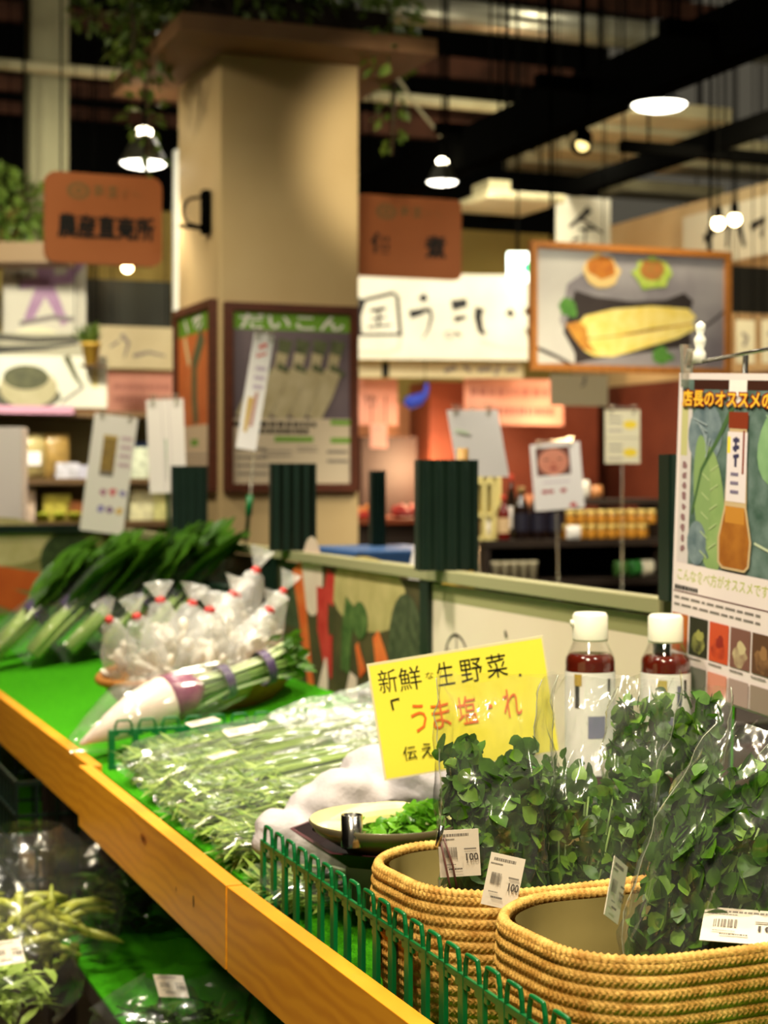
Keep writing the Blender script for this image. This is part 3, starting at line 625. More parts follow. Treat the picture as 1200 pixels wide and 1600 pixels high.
pack('tan packet standing behind the dark bottles', 870, 843, YR, .08, .16, .04, mat('pk5', (176, 110, 74), .4), back=.24, seed=9)
pack('white price card like packet left of the jars', 925, 0, 0, .06, .05, .02, mat('pk6', (230, 226, 220), .4), loc=base_on(921, 843, YR, .004)+Vector((0, 0, .025)) if False else base_on(896, 843, YR, .0)+Vector((0, 0, 0)), seed=10)
for i in range(5): 
    t = thing('cup_with_lid', 'pale lidded cup on the lower level of the dark shelf', 'cup', base_on(780+15*i, 905, YR, .05), 0, 'pale lidded cups on the lower shelf')
    MB().lathe([(.014, 0), (.018, .055), (.0195, .056), (.0195, .066), (.001, .068)], mat('pale_cup', (226, 214, 176), .5), 14).build('cup', t)
for i, (px, cl, l) in enumerate([(985, (96, 150, 70), 'green'), (1010, (60, 140, 60), 'bright green'), (1030, (230, 220, 190), 'cream')]):
    pack('%s packet on the lower level of the dark shelf' % l, px, 905, YR, .06, .06, .05, mat('pl%d' % i, cl, .4), seed=20+i)
# counter with red trays, centre back
t = thing('shop_counter', 'dark counter with red edges under the orange wall', 'counter', ST(6.5, 2.45, 0), TH)
MB().box((0, 0, .6), (3.4, .5, 1.2), DKW).build('body', t, smooth=False); MB().box((0, -.02, 1.215), (3.45, .56, .03), mat('counter_top', (120, 60, 36), .4)).build('counter_top', t, smooth=False)
t2 = thing('dark_cabinet', 'tall dark cabinet behind the baby picture card', 'cabinet', ST(6.98, 2.95, 0), TH)
MB().box((0, 0, .84), (.34, .3, 1.68), mat('brown_cabinet', (44, 24, 16), .6)).build('body', t2, smooth=False)
t2 = thing('brown_cabinet', 'tall red brown cabinet behind the two part price card', 'cabinet', ST(6.98, 3.75, 0), TH)
MB().box((0, 0, 1.0), (1.1, .3, 2.0), mat('red_brown_panel', (112, 54, 34), .5, c2=(92, 42, 26), scale=5)).build('body', t2, smooth=False); MB().tube([(-.3, -.17, 1.5), (-.3, -.17, 1.85)], .012, DARK, 6).build('handle', t2)
RC = [(170, 30, 20), (120, 24, 18), (190, 70, 30), (196, 120, 60), (150, 40, 28), (210, 190, 160), (180, 50, 30)]
for i in range(13):
    v = .9+i*.25; col = RC[i % 7]
    t = thing('food_tray', 'tray of food, number %d from the pillar along the dark counter' % (i+1), 'tray', ST(6.42, v, 1.2305), TH, 'food trays on the dark counter')
    t['label'] = ('reddish food tray on the dark counter, %s from the pillar' % ['first', 'second', 'third', 'fourth', 'fifth', 'sixth', 'seventh', 'eighth', 'ninth', 'tenth', 'eleventh', 'twelfth', 'thirteenth'][i])
    b = MB(); b.lathe([(.075, 0), (.095, .03), (.09, .03), (.07, .008)], mat('tray_red_%d' % (i % 7), col, .4), 16, sx=1.15, sy=.9); b.build('tray', t)
    b = MB()
    for k in range(9): b.ball((R.uniform(-.06, .06), R.uniform(-.05, .05), R.uniform(.02, .05)), R.uniform(.02, .03), mat('food_%d' % ((i+2) % 7), RC[(i+3) % 7], .5), 8, 5)
    b.build('food', t)
# display table on the far side of the divider, with the blue box
t = thing('back_display_table', 'dark display table behind the divider panels', 'table', ST(2.2, 1.16, 0), TH)
MB().box((0, 0, .93), (.68, 2.6, .04), DKW).build('table_top', t, smooth=False)
for x in (-.30, .30):
    for y in (-1.25, 1.25): MB().box((x, y, .455), (.05, .05, .91), DKW).build('leg', t, smooth=False)
t = thing('lidded_box', 'box with a blue lid and tan sides behind the divider', 'box', ST(2.2, 1.06, .95), TH)
MB().box((0, 0, .13), (.26, .34, .26), mat('tan_card', (176, 112, 50), .6)).build('box_body', t, smooth=False); MB().box((0, 0, .285), (.28, .36, .05), mat('blue_lid', (62, 98, 150), .4)).build('lid', t, smooth=False, bevel=.006)
mk_bottle('white bottle right of the blue lidded box', .43, .030, PAPER, PAPER, PAPER, ST(1.75, .98, .95))
pack('yellow packet between the blue lidded box and the bamboo pole', 0, 0, 0, .11, .33, .07, mat('yellow_pack', (214, 176, 70), .4), loc=ST(1.45, .93, .95), seed=31)
b = MB(); pts = [(0, 0, i*.08) for i in range(8)]
b.tube(pts, [.013, .0125, .0135, .012, .013, .0125, .0135, .012], mat('bamboo', (176, 134, 60), .5, c2=(140, 96, 36), scale=60), 10)
q = b.build('bamboo_pole', None, ST(1.24, .86, .95)); tag(q, 'yellowish bamboo pole left of the big dark green corrugated post', 'pole')
# left shop shelves
YL = 7.4
shelfunit('left shop shelf stacked with bags and boxes', -60, 285, [642, 748, 815], YL, .3, MIDW, back=mat('shelf_back_olive', (120, 112, 74), .7))
def lbase(px, row, back=.08): c = PX(px, row, YL); k = PX(112, row, YL); return k+SH*((c.x-k.x)/VX)+SU*back
tag(MB().box((0, 0, 0), (.34, .012, .035), mat('lilac_strip', (176, 130, 150), .5)).build('shelf_edge_strip', None, PX(55, 640, YL-.08), (0, 0, TH), False), 'lilac strip along the top edge of the left shelf', 'strip')
FB = film('clear_bag_far', .12, .6, .25, .2)
for i, (px, w, h, cl, l) in enumerate([(25, .13, .17, (150, 140, 96), 'first olive'), (60, .12, .2, (180, 165, 110), 'second pale'), (95, .12, .2, (160, 130, 70), 'third brownish'), (0, .1, .14, (220, 200, 170), 'leftmost cream')]):
    pack('%s clear bag of dried food on the middle left shelf' % l, 0, 0, 0, w, h, .08, mat('lb%d' % i, cl, .3, c2=tuple(int(x*.8) for x in cl), scale=30), PAPER if i == 1 else None, loc=lbase(px, 748), seed=40+i)
for i, (px, w, h, cl, l) in enumerate([(108, .1, .07, (214, 214, 226), 'white and blue box'), (135, .08, .06, (200, 200, 220), 'bluish white box'), (222, .12, .14, (220, 230, 205), 'bright white green package'), (245, .07, .12, (226, 224, 200), 'white package'), (232, .08, .17, (70, 100, 160), 'blue package')]):
    q = MB().box((0, 0, h/2), (w, .08 if i < 4 else .05, h), mat('lc%d' % i, cl, .4, c2=tuple(int(x*.75) for x in cl), scale=30)).build('box', None, lbase(px, 748, .06 if i < 4 else .2), (0, 0, TH), False, .004)
    tag(q, l+' on the middle left shelf', 'box')
for i, (px, w, h, cl, l) in enumerate([(50, .08, .15, (220, 196, 176), 'pinkish white carton'), (95, .12, .12, (196, 184, 80), 'yellow green packet box'), (120, .08, .09, (150, 90, 50), 'brown packet box'), (222, .11, .15, (238, 236, 190), 'creamy white bright box'), (248, .08, .17, (220, 220, 150), 'pale yellow bright box'), (268, .05, .13, (200, 200, 160), 'narrow pale box')]):
    q = MB().box((0, 0, h/2), (w, .08, h), mat('ld%d' % i, cl, .4, c2=tuple(int(x*.8) for x in cl), scale=30)).build('box', None, lbase(px, 815, .1), (0, 0, TH), False, .004)
    tag(q, l+' on the lower left shelf', 'box')
for i in range(3):
    t = thing('small_tub', 'yellow green lidded tub, %s of three at the lower left shelf edge' % ['first', 'second', 'third'][i], 'tub', lbase(72+23*i, 815, .02), 0, 'three small tubs')
    MB().lathe([(.022, 0), (.026, .03), (.028, .03), (.028, .04), (.001, .042)], mat('lime_lid', (170, 180, 40), .4), 14).build('tub', t)
t = thing('potted_plant', 'small potted plant with a yellow rim by the tea bowl panel', 'plant', PX(142, 570, 8.2), 0)
MB().lathe([(.03, 0), (.045, .09), (.05, .09), (.05, .11), (.001, .105)], mat('yellow_pot', (176, 140, 50), .5), 14).build('pot', t)
b = MB()
for _ in range(60): b.leaf((R.uniform(-.03, .03), R.uniform(-.03, .03), .11), (R.gauss(0, .6), R.gauss(0, .6), 1), (R.gauss(0, 1), R.gauss(0, 1), .3), R.uniform(.06, .11), .02, IVY, seg=2)
b.build('foliage', t)
MB().tube([(0, .1, .01), (0, .1, 6.5-t.location.z)], .003, BLACK, 5).build('hanging_line', t); MB().box((0, .05, -.005), (.1, .16, .01), MIDW).build('ledge', t)
q = MB().box((0, 0, .065+.12), (.10, .10, .37), mat('white_carton', (226, 218, 216), .5)).build('white_box', None, PX(18, 815, 6.2)+Vector((0, 0, -.02)), (0, 0, 0), False, .003)
tag(q, 'plain white box at the left picture edge behind the end panel', 'box')

# ------------------------------------------------------------------ the stall: table, boards, turf
TW = woodmat('honey_pine', (228, 154, 30), (196, 116, 12), (.7, .35, 2.2), 9)
TURF = mat('green_turf', (86, 196, 16), .9, .1, c2=(54, 158, 8), scale=220, bump=1.0, bscale=500)
ZT, ZB = .90, .95                          # table top, top of the front boards
t = thing('stall_table', 'long produce stall table with a green turf top and a shelf below', 'table', ST(1.4, .40, 0), TH)
MB().box((.015, 0, ZT-.02), (.73, 5.6, .04), DKW).build('table_top', t, smooth=False)
MB().box((.015, 0, ZT+.003), (.73, 5.6, .006), TURF).build('turf_mat', t, smooth=False)
MB().box((-.02, 0, .555), (.76, 5.4, .03), DKW).build('lower_shelf', t, smooth=False)
for y in (-2.7, 0, 2.6):
    for x in (-.36, .36): MB().box((x, y, .43), (.06, .06, .86), DKW).build('leg', t, smooth=False)
MB().box((.39, 0, .5), (.015, 5.4, .72), mat('stall_back_panel', (24, 30, 22), .8)).build('back_panel', t, smooth=False)
q = MB().box((0, 0, .003), (.74, 5.3, .006), TURF).build('turf_mat', None, ST(1.4, .37, .571), (0, 0, TH), False); tag(q, 'green turf mat on the shaded lower shelf', 'mat')
WZ0, WS = ZT+.008, .12
def wz(v): return WZ0+.02+WS*max(0, v-.02)
b = MB(); y0, y1 = .10, 4.1
vs = [(.032, y, z) for y in (y0, y1) for z in (WZ0, WZ0+.02)]+[(.60, y, z) for y in (y0, y1) for z in (WZ0, wz(.60))]
b.add(vs, [(0, 1, 3, 2), (4, 6, 7, 5), (1, 5, 7, 3), (0, 2, 6, 4), (0, 4, 5, 1), (2, 3, 7, 6)], TURF)
tag(b.build('sloping_turf_board', None, (OX, OY, 0), (0, 0, TH), False), 'gently sloping board covered in bright green turf at the far part of the stall', 'board')
# front boards (three lengths butted end to end); heights of 10 cm
def board(s_a, s_b, v_a, v_b, z, label, knots=()):
    a, bb = ST(s_a, v_a, z), ST(s_b, v_b, z); d = bb-a; L = d.length
    mb = MB().box((L/2, 0, -.052), (L-.003, .022, .104), TW)
    for kx, kz, kw, kh, kc in knots:
        mb.add([(kx+kw*math.cos(q*PI/8), .0114, kz+kh*math.sin(q*PI/8)) for q in range(16)], [tuple(range(16))], mat('knot_%d' % kc, (kc, kc*.56, kc*.08), .5))
    o = mb.build('front_board', None, a, (0, 0, math.atan2(d.y, d.x)), False, .0009)
    o.data.transform(Matrix.Translation((0, 0, 0))); return tag(o, label, 'board')
board(-1.3, 0, .012, -.011, ZB, 'honey coloured front board nearest the camera, right of the joint')
board(.003, .915, -.011, -.008, ZB, 'middle honey coloured front board with the knot', [(.15, -.055, .004, .008, 96), (.43, -.03, .022, .007, 176), (.43, -.03, .012, .004, 140), (.24, -.06, .003, .004, 150)])
board(.918, 3.9, .012, .0, ZB-.003, 'farther front board running to the left picture edge')

# ------------------------------------------------------------------ divider panels, rails and corrugated posts
RAIL = mat('cream_green_rail', (150, 146, 108), .5, .4); PANW = mat('off_white_panel', (222, 204, 184), .6, .3, c2=(216, 196, 174), scale=3)
VD, ZR = .72, 1.268
def panel(sa, sb, label, base, paint=None, zl=.92):
    t = thing('divider_panel', label, 'panel', ST((sa+sb)/2, VD, zl), TH-PI/2)
    w = sb-sa; a = Art(w-.03, ZR-zl-.03, base, .012, .0002)
    if paint: paint(a)
    a.build('printed_board', t)
    MB().box((0, .004, ZR-zl-.012), (w, .034, .024), RAIL).build('top_rail', t, smooth=False, bevel=.002)
    for x in (-w/2+.011, w/2-.011): MB().box((x, .006, (ZR-zl-.024)/2), (.022, .03, ZR-zl-.024), DKGRN).build('frame_post', t, smooth=False)
    return t
def p_cart(a):
    a.rect(0, .0, 1, .10, mat('olive_band', (146, 142, 98), .5))
    cx, cy, ry = .142, .455, .165; P = [(cx+.30*ry*1.25*math.cos(q), cy-ry*math.sin(q)) for q in [i*2*PI/24 for i in range(25)]]
    a.line(P, .018, INK)
    for q in range(6): a.line([(cx, cy), (cx+.30*ry*1.25*math.cos(q*PI/3+.5), cy-ry*math.sin(q*PI/3+.5))], .009, INK)
    a.line([(.39, .205), (.395, .24)], .02, INK, .03)
    for k in range(3): a.line([(.42, .52+.06*k), (.5, .5+.06*k)], .018, INK, .03)
panel(.2, 1.1, 'off white divider panel with a black cart wheel drawing', PANW, p_cart)
def p_veg(a):
    OR = flat((206, 84, 36), c2=(222, 120, 60), scale=16); RD = flat((170, 36, 34), c2=(200, 70, 60), scale=18); GR = flat((52, 78, 36), c2=(92, 116, 60), scale=40); WH = flat((226, 204, 186), c2=(212, 186, 168), scale=10); CB = flat((188, 172, 116), c2=(158, 146, 90), scale=14); DG = flat((50, 58, 38), c2=(80, 88, 60), scale=40)
    a.rect(0, 0, 1, 1, flat((84, 74, 46), c2=(60, 58, 36), scale=10))
    a.rect(.02, 0, .2, .5, DG); a.ell(.66, .14, .24, .26, CB); a.ell(.28, .08, .08, .3, WH)
    a.line([(.16, .02), (.2, .3), (.24, .65), (.28, .95)], .24, OR, .12)
    a.line([(.42, .02), (.40, .25)], .16, RD, .22); a.line([(.36, .15), (.36, .45), (.4, .7)], .26, RD, .2); a.line([(.4, .5), (.42, .8)], .2, RD, .05)
    a.line([(.56, .22), (.53, .45), (.52, .72)], .22, GR, .18); a.ell(.62, .33, .05, .13, GR)
    a.line([(.72, .4), (.75, .55), (.78, .74)], .12, OR, .3); a.line([(.6, .5), (.64, .7)], .06, OR, .14)
    a.ell(.9, .45, .1, .36, DG); a.line([(.39, .66), (.38, .8), (.36, 1)], .04, WH, .26); a.line([(.58, .72), (.56, 1)], .14, WH, .32)
panel(1.1, 2.08, 'divider panel printed with carrots, red radishes and cucumbers', flat((120, 104, 74)), p_veg)
panel(2.08, 3.0, 'plain dark green divider panel behind the tall leafy bundles', DKGRN)
panel(3.0, 3.95, 'farthest divider panel with a sliver of pink print', flat((190, 120, 100), c2=(150, 90, 70), scale=10), lambda a: (a.rect(.3, .02, .5, 1, flat((170, 50, 44))), a.rect(.55, .02, .62, 1, DTOP)))
# end panel across the stall
def p_end(a):
    OR = flat((206, 96, 40), c2=(186, 80, 34), scale=8); a.rect(0, 0, 1, 1, flat((150, 140, 90), c2=(110, 110, 60), scale=8))
    a.ell(.62, .1, .2, .26, flat((206, 192, 144), c2=(176, 166, 110), scale=14)); a.ell(.87, .3, .10, .3, flat((44, 58, 34), c2=(76, 92, 54), scale=30))
    a.line([(.2, .2), (.45, .45), (.75, .8)], .3, OR, .2); a.line([(.5, .4), (.8, .55)], .24, OR, .2); a.ell(.42, .34, .07, .14, flat((50, 84, 36))); a.ell(.4, .8, .16, .3, flat((220, 205, 185)))
t = thing('end_panel', 'printed panel with cabbage and carrots closing the far end of the stall', 'panel', ST(3.97, .19, .92), TH)
a = Art(1.0, .335, flat((150, 140, 90)), .012, .0003); p_end(a); a.build('printed_board', t)
MB().box((0, .006, .345), (1.03, .04, .03), DKGRN).build('top_rail', t, smooth=False)
def cpost(s, w, h, label, v=VD, z=ZR, d=.05):
    n = 40; P = []
    for i in range(n+1): x = -w/2+w*i/n; P.append((x, -d/2+.006*(.5+.5*math.cos(x/w*2*PI*4.5))))
    for i in range(n+1): x = w/2-w*i/n; P.append((x, d/2-.006*(.5+.5*math.cos(x/w*2*PI*4.5))))
    k = len(P); b = MB(); b.add([(x, y, 0) for x, y in P]+[(x, y, h) for x, y in P], [(i, (i+1) % k, (i+1) % k+k, i+k) for i in range(k)]+[tuple(range(k, 2*k))], DKGRN)
    q = b.build('corrugated_post', None, ST(s, v, z), (0, 0, TH*.5), False); return tag(q, label, 'post')
cpost(1.01, .118, .215, 'largest dark green corrugated post by the bamboo pole')
cpost(1.945, .112, .215, 'dark green corrugated post in front of the pillar poster')
cpost(2.92, .108, .215, 'dark green corrugated post at the left edge of the pillar')
cpost(3.92, .05, .20, 'narrow dark green post behind the leftmost hanging card')
cpost(.149, .118, .215, 'dark green corrugated post mostly hidden by the sauce poster', v=.75)
cpost(2.32, .04, .516, 'slim dark green post behind the divider near the blue box', v=1.093, z=.951)

# ------------------------------------------------------------------ price cards on clips
def clipcard(label, px0, px1, py0, py1, Y, paint, base=PAPER, rz=0, tilt=0, foot=None, name='price_card', bendk=0, stake=None, rod=True):
    c = PX((px0+px1)/2, py1, Y); w = (px1-px0)/F*Y; h = (py1-py0)/F*Y
    t = thing(name, label, 'card', c, rz, 'price cards on clear clips'); t.rotation_euler = (0, tilt, rz)
    a = Art(w, h, base, .002, .0001)
    if paint: paint(a)
    if bendk: a.mb.v = [(x+bendk*(z/h)**2*-1, y+bendk*(z/h)**2, z) for x, y, z in a.mb.v]
    a.build('sheet', t)
    dx = -bendk if bendk else 0; b = MB()
    for x in (-w*.32, w*.32): b.prism([(x+dx-.006, h-.014), (x+dx+.006, h-.014), (x+dx+.004, h+.006), (x+dx+.011, h+.016), (x+dx+.004, h+.016), (x+dx, h+.008), (x+dx-.004, h+.016), (x+dx-.011, h+.016), (x+dx-.004, h+.006)], -.005-dx*0+(bendk or 0), .006+(bendk or 0), CLEAR)
    b.bar((-w*.36+dx, bendk, h+.008), (w*.36+dx, bendk, h+.008), .005, .005, CLEAR)
    b.build('clip', t, smooth=False)
    if foot is not None:
        M = Matrix.Rotation(tilt, 3, 'Y').inverted()
        p0 = M @ Vector((0, .01, foot-c.z)); b = MB(); p1 = Vector((dx, .008+bendk, h+.005)); b.tube([p0, p1], .003, CLEAR, 6); b.build('rod', t)
        if stake:
            q = p0+(p1-p0)*stake; MB().tube([p0, p0+(q-p0)*.55, p0+(q-p0)*.56, q], [.006, .006, .0095, .0095], GRNP, 8).build('stake', t)
    return t
def c_snack(a):
    a.rect(.28, .17, .6, .5, flat((120, 96, 60), c2=(170, 140, 70), scale=60)); a.rect(.28, .17, .6, .2, flat((190, 160, 90))); a.rect(.28, .48, .6, .52, GREY)
    for (x0, y0, x1, y1, cl) in [(.35, .62, .5, .7, (180, 120, 150)), (.55, .6, .75, .7, (216, 120, 130)), (.8, .6, .95, .7, (150, 140, 190)), (.35, .76, .5, .84, (150, 140, 200)), (.55, .76, .7, .84, (150, 120, 160)), (.78, .76, .92, .84, (226, 190, 120))]: a.ell((x0+x1)/2, (y0+y1)/2, .08, .03, flat(cl), 0, 12, .3)
    a.lines(.68, .15, .95, .45, 4, flat((206, 176, 190)), .4)
clipcard('tall white card with a brown snack picture in front of the left shelf', 124, 192, 648, 832, 5.75, c_snack, tilt=.13, foot=1.285)
clipcard('blank looking wide white card left of the pillar', 234, 292, 624, 770, 5.2, lambda a: (a.line([(.4, 0), (.42, 1)], .008, flat((206, 196, 200))), a.line([(.6, 0), (.62, 1)], .008, flat((206, 196, 200)))), tilt=-.04, foot=1.268, stake=.7)
def c_red(a):
    for k in range(3): a.ell(.3+.2*k, .17-.03*k, .02, .02, flat((206, 90, 90)), 0, 10, .3)
    a.line([(.35, .12), (.7, .08)], .03, flat((214, 110, 100))); a.line([(.3, .2), (.75, .16)], .02, flat((214, 120, 110))); a.lines(.35, .26, .85, .5, 3, flat((196, 176, 196)), .4); a.line([(.35, .55), (.32, .85)], .05, flat((206, 170, 90)), .03); a.line([(.6, .5), (.55, .8)], .03, flat((196, 150, 140)))
clipcard('narrow slanted card with red writing in front of the pillar poster', 368, 400, 520, 702, 4.7, c_red, tilt=.16, foot=1.268, stake=.22)
clipcard('bent white card beside the largest corrugated post', 716, 796, 640, 745, 4.4, lambda a: a.line([(.05, .3), (.3, .35)], .05, flat((206, 220, 190))), bendk=.03, foot=.96, name='bent_card')
def c_baby(a):
    a.rect(.1, .06, .78, .48, flat((120, 70, 60), c2=(90, 56, 48), scale=20)); a.ell(.44, .28, .30, .2, flat((206, 130, 104), c2=(216, 146, 120), scale=10)); a.ell(.3, .24, .05, .012, flat((90, 44, 36))); a.ell(.58, .24, .05, .012, flat((90, 44, 36))); a.ell(.44, .31, .05, .025, flat((190, 106, 84))); a.ell(.44, .38, .08, .022, flat((150, 50, 44)))
    for x in (.18, .3, .55): a.ell(x+.05, .72, .06, .03, flat((170, 40, 50)), 0, 12, .2)
    a.ell(.78, .94, .07, .035, flat((196, 60, 60)), 0, 12, .2); a.lines(.2, .55, .75, .62, 1, flat((206, 190, 200)), .4)
clipcard('card with a close photograph of a baby face above the dark bottles', 836, 914, 692, 796, 5.3, c_baby, tilt=-.08, foot=.96)
def c_two(a):
    for y in (0, .52): a.rect(0, y, 1, y+.02, flat((190, 180, 150))); a.ell(.72, y+.28, .2, .08, YELI); a.lines(.1, y+.1, .5, y+.3, 2, GREY, .3); a.rect(.08, y+.36, .5, y+.42, flat((200, 190, 170)))
clipcard('cream card in two halves with yellow dots near the right', 945, 1000, 640, 724, 5.4, c_two, base=flat((232, 224, 192)), foot=.96)
# ------------------------------------------------------------------ sauce poster on its rod
t = thing('sauce_poster', 'large poster of a sauce bottle among cabbages on a rod stand at the right', 'poster', ST(.055, .664, 1.15), 0)
rz = TH-PI/2; t.rotation_euler = Matrix.Rotation(rz, 3, 'Z').to_euler()
roll = Matrix.Rotation(rz, 3, 'Z') @ Matrix.Rotation(.062, 3, 'Y'); t.rotation_euler = roll.to_euler()
# left edge of the sheet hangs at px 1045..1062
a = Art(.30, .445, mat('poster_paper', (228, 214, 214), .45, .4), .003, .00005)
CG = flat((104, 132, 112), c2=(150, 172, 140), scale=14); CD = flat((58, 84, 72), c2=(112, 132, 128), scale=28); CL = flat((150, 172, 112), c2=(120, 150, 90), scale=18); CBL = flat((130, 146, 152), c2=(86, 104, 112), scale=40)
a.rect(.035, .02, .985, .6, CD)
a.rect(.13, .02, .985, .05, flat((60, 30, 20)));a.rect(.42, .02, .56, .1, PAPER)
a.rect(.03, .1, .125, .6, flat((206, 196, 196))); a.rect(.035, .1, .09, .26, flat((190, 186, 130)))
for y in range(9): a.ell(.075, .29+.033*y, .02, .012, flat((140, 106, 110)), 0, 8, .3)
a.ell(.24, .19, .14, .10, CBL, .5); a.ell(.3, .42, .12, .20, CL, -.15); a.ell(.23, .36, .07, .17, flat((130, 156, 100)), -.1); a.line([(.46, .1), (.36, .19), (.22, .30), (.15, .44)], .02, flat((70, 100, 60)), .012)
a.ell(.84, .2, .16, .14, flat((140, 176, 130), c2=(110, 150, 104), scale=20), .7); a.ell(.9, .42, .13, .17, flat((128, 150, 140), c2=(96, 122, 116), scale=20), -.3); a.line([(.66, .5), (.8, .52), (.92, .6)], .008, flat((190, 200, 170)))
a.line([(.12, .52), (.22, .5), (.3, .57)], .012, flat((90, 110, 110))); a.ell(.2, .53, .08, .07, CBL)
for k in range(5): a.line([(.30, .30+.06*k), (.36, .28+.06*k)], .004, flat((176, 192, 140))); a.line([(.29, .33+.06*k), (.23, .31+.06*k)], .004, flat((176, 192, 140)))
for k in range(6): a.line([(.72+.05*k, .12), (.9, .2+.01*k)], .004, flat((160, 190, 150))); a.line([(.80+.03*k, .34), (.88, .5)], .004, flat((150, 170, 160))); a.line([(.14+.03*k, .14+.012*k), (.26, .16+.02*k)], .005, flat((150, 164, 170)))
# bottle in the picture
AM = flat((170, 108, 40), c2=(140, 80, 26), scale=30); RB = flat((128, 50, 26))
a.poly([(.45, .13), (.58, .13), (.60, .40), (.645, .5), (.635, .575), (.60, .592), (.42, .592), (.385, .575), (.38, .5), (.425, .40)], flat((196, 170, 130)))
a.poly([(.44, .40), (.585, .40), (.63, .5), (.62, .572), (.595, .585), (.43, .585), (.4, .572), (.395, .5)], AM); a.rect(.435, .4, .585, .45, flat((190, 130, 50)))
a.rect(.44, .115, .59, .165, RB); a.rect(.435, .175, .59, .385, flat((224, 212, 216))); a.rect(.555, .17, .57, .30, RB); a.rect(.437, .19, .46, .24, YELI)
[a.line(q, .012, flat((60, 56, 90))) for q in ([(.48, .2), (.53, .2)], [(.505, .19), (.50, .235)], [(.48, .225), (.53, .22)], [(.485, .25), (.53, .245)], [(.505, .245), (.505, .28)])]; a.lines(.47, .29, .54, .37, 3, flat((120, 110, 140)), .4)
TY = flat((250, 196, 60)); a.text('店長のオススメの', .045, .048, 1.0*.775, .108, flat((130, 20, 10)), .10); a.text('店長のオススメの', .05, .052, .995*.775, .105, TY, .02)
a.rect(.02, .6, .99, .99, mat('poster_paper', (228, 214, 214), .45, .4))
a.text('こんな食べ方がオススメです', .06, .615, .79, .655, flat((170, 176, 70)), .01); a.line([(.85, .615), (.87, .625)], .01, INK); a.line([(.85, .64), (.87, .655)], .01, INK); a.line([(.92, .61), (.93, .65), (.97, .655)], .012, INK); a.line([(.89, .625), (.97, .62)], .01, INK)
a.lines(.04, .665, .24, .685, 1, INK, .7); a.rect(.03, .688, .8, .692, flat((90, 40, 40))); a.lines(.04, .70, .74, .745, 2, GREY, .35)
a.rect(.82, .675, .99, .735, flat((30, 50, 46))); 
pic = [(.03, .165, (176, 96, 40), (200, 60, 40)), (.18, .335, (44, 44, 30), (150, 150, 80)), (.35, .505, (196, 76, 40), (140, 40, 30)), (.52, .675, (120, 80, 70), (196, 180, 140)), (.69, .84, (90, 60, 40), (150, 110, 70)), (.855, .99, (120, 90, 60), (190, 160, 120))]
for x0, x1, c1, c2 in pic:
    a.rect(x0, .76, x1, .88, flat(c1)); a.ell((x0+x1)/2, .84, .055, .035, flat(c2, c2=c1, scale=60), 0, 14, .15); a.ell((x0+x1)/2+.01, .815, .03, .02, flat(c2), 0, 10, .3); a.lines(x0, .885, x1-.04, .9, 1, GREY, .35)
for x0, x1, c1, c2 in pic: a.rect(x0, .915, x1, .99, flat(tuple(min(255, int(q*.6+90)) for q in c1)))
a.build('printed_sheet', t, (.106, 0, 0))
zt = .445
b = MB(); b.prism([(-.03, zt-.02), (-.02, zt-.02), (-.018, zt+.005), (-.012, zt+.03), (-.018, zt+.034), (-.024, zt+.012), (-.028, zt+.04), (-.036, zt+.04), (-.033, zt+.01)], -.006, .006, CLEAR); b.build('clip', t, smooth=False)
b = MB(); b.tube([(-.012, .004, zt+.014), (.24, .004, zt+.04)], .0028, CHROME, 8); b.build('metal_rod', t)
b = MB(); b.lathe([(.010, 0), (.009, .014), (.006, .02), (.0085, .028), (.0085, .034), (.005, .04), (.007, .046), (.0068, .054), (.001, .058)], mat('white_plastic', (235, 232, 220), .3), 14, c=(.0, .004, zt+.014)); b.build('finial', t)
b = MB(); b.tube([(.1, .012, -.245), (.1, .012, zt+.025)], .004, CHROME, 8); b.lathe([(.05, -.243), (.05, -.236), (.006, -.232)], CHROME, 20, c=(.1, .012, 0)); b.build('stand', t)

# ------------------------------------------------------------------ plastic film and produce builders
FILM = film('clear_bag_film', .035, .65, .028, .15, 22, .75, (1, 1, .45)); FILMS = film('soft_bag_film', .035, .45, .03, .14, 22, .5, (.3, 1.3, 1.3)); FILML = film('shaded_bag_film', .02, .4, .01, .16, 16, .4); FILMD = film('crinkled_bag_film', .08, .5, .035, .2, 60, .8)
FILMG = film('milky_bag_film', .10, .55, .24, .2, 60, .8)
LABELP = mat('price_label_paper', (222, 210, 192), .55, .3)
LINK = flat((70, 64, 60)); LGR = flat((130, 122, 112))
CRESS = leafmat('dark_leafy_green', (34, 70, 8), (88, 136, 30), .42, 60, .3); CRESSV = leafmat('light_leafy_green', (86, 132, 28), (136, 176, 62), .42, 60, .3)
STEMG = mat('pale_green_stem', (130, 156, 80), .45, c2=(104, 134, 60), scale=30)
SEAM = mat('bag_seam_plastic', (226, 230, 206), .2, .6, trans=.45)
def plabel(name, parent, loc, rot, w, h):
    a = Art(w, h, LABELP, .0006, .00015)
    a.lines(.12, .06, .75, .14, 1, LGR, .7); a.lines(.05, .17, .4, .22, 1, LGR, .5)
    x = .13
    while x < .42: d = R.choice((.012, .02, .03)); a.rect(x, .36, x+d, .58, LGR); x += d+R.choice((.01, .018))
    a.text('100', .66, .5, .96, .66, LINK, .02); a.rect(.62, .39, .92, .425, LGR); a.lines(.13, .7, .4, .76, 1, LGR, .4); a.lines(.22, .79, .56, .85, 1, LINK, .6)
    return a.build(name, parent, loc, rot)
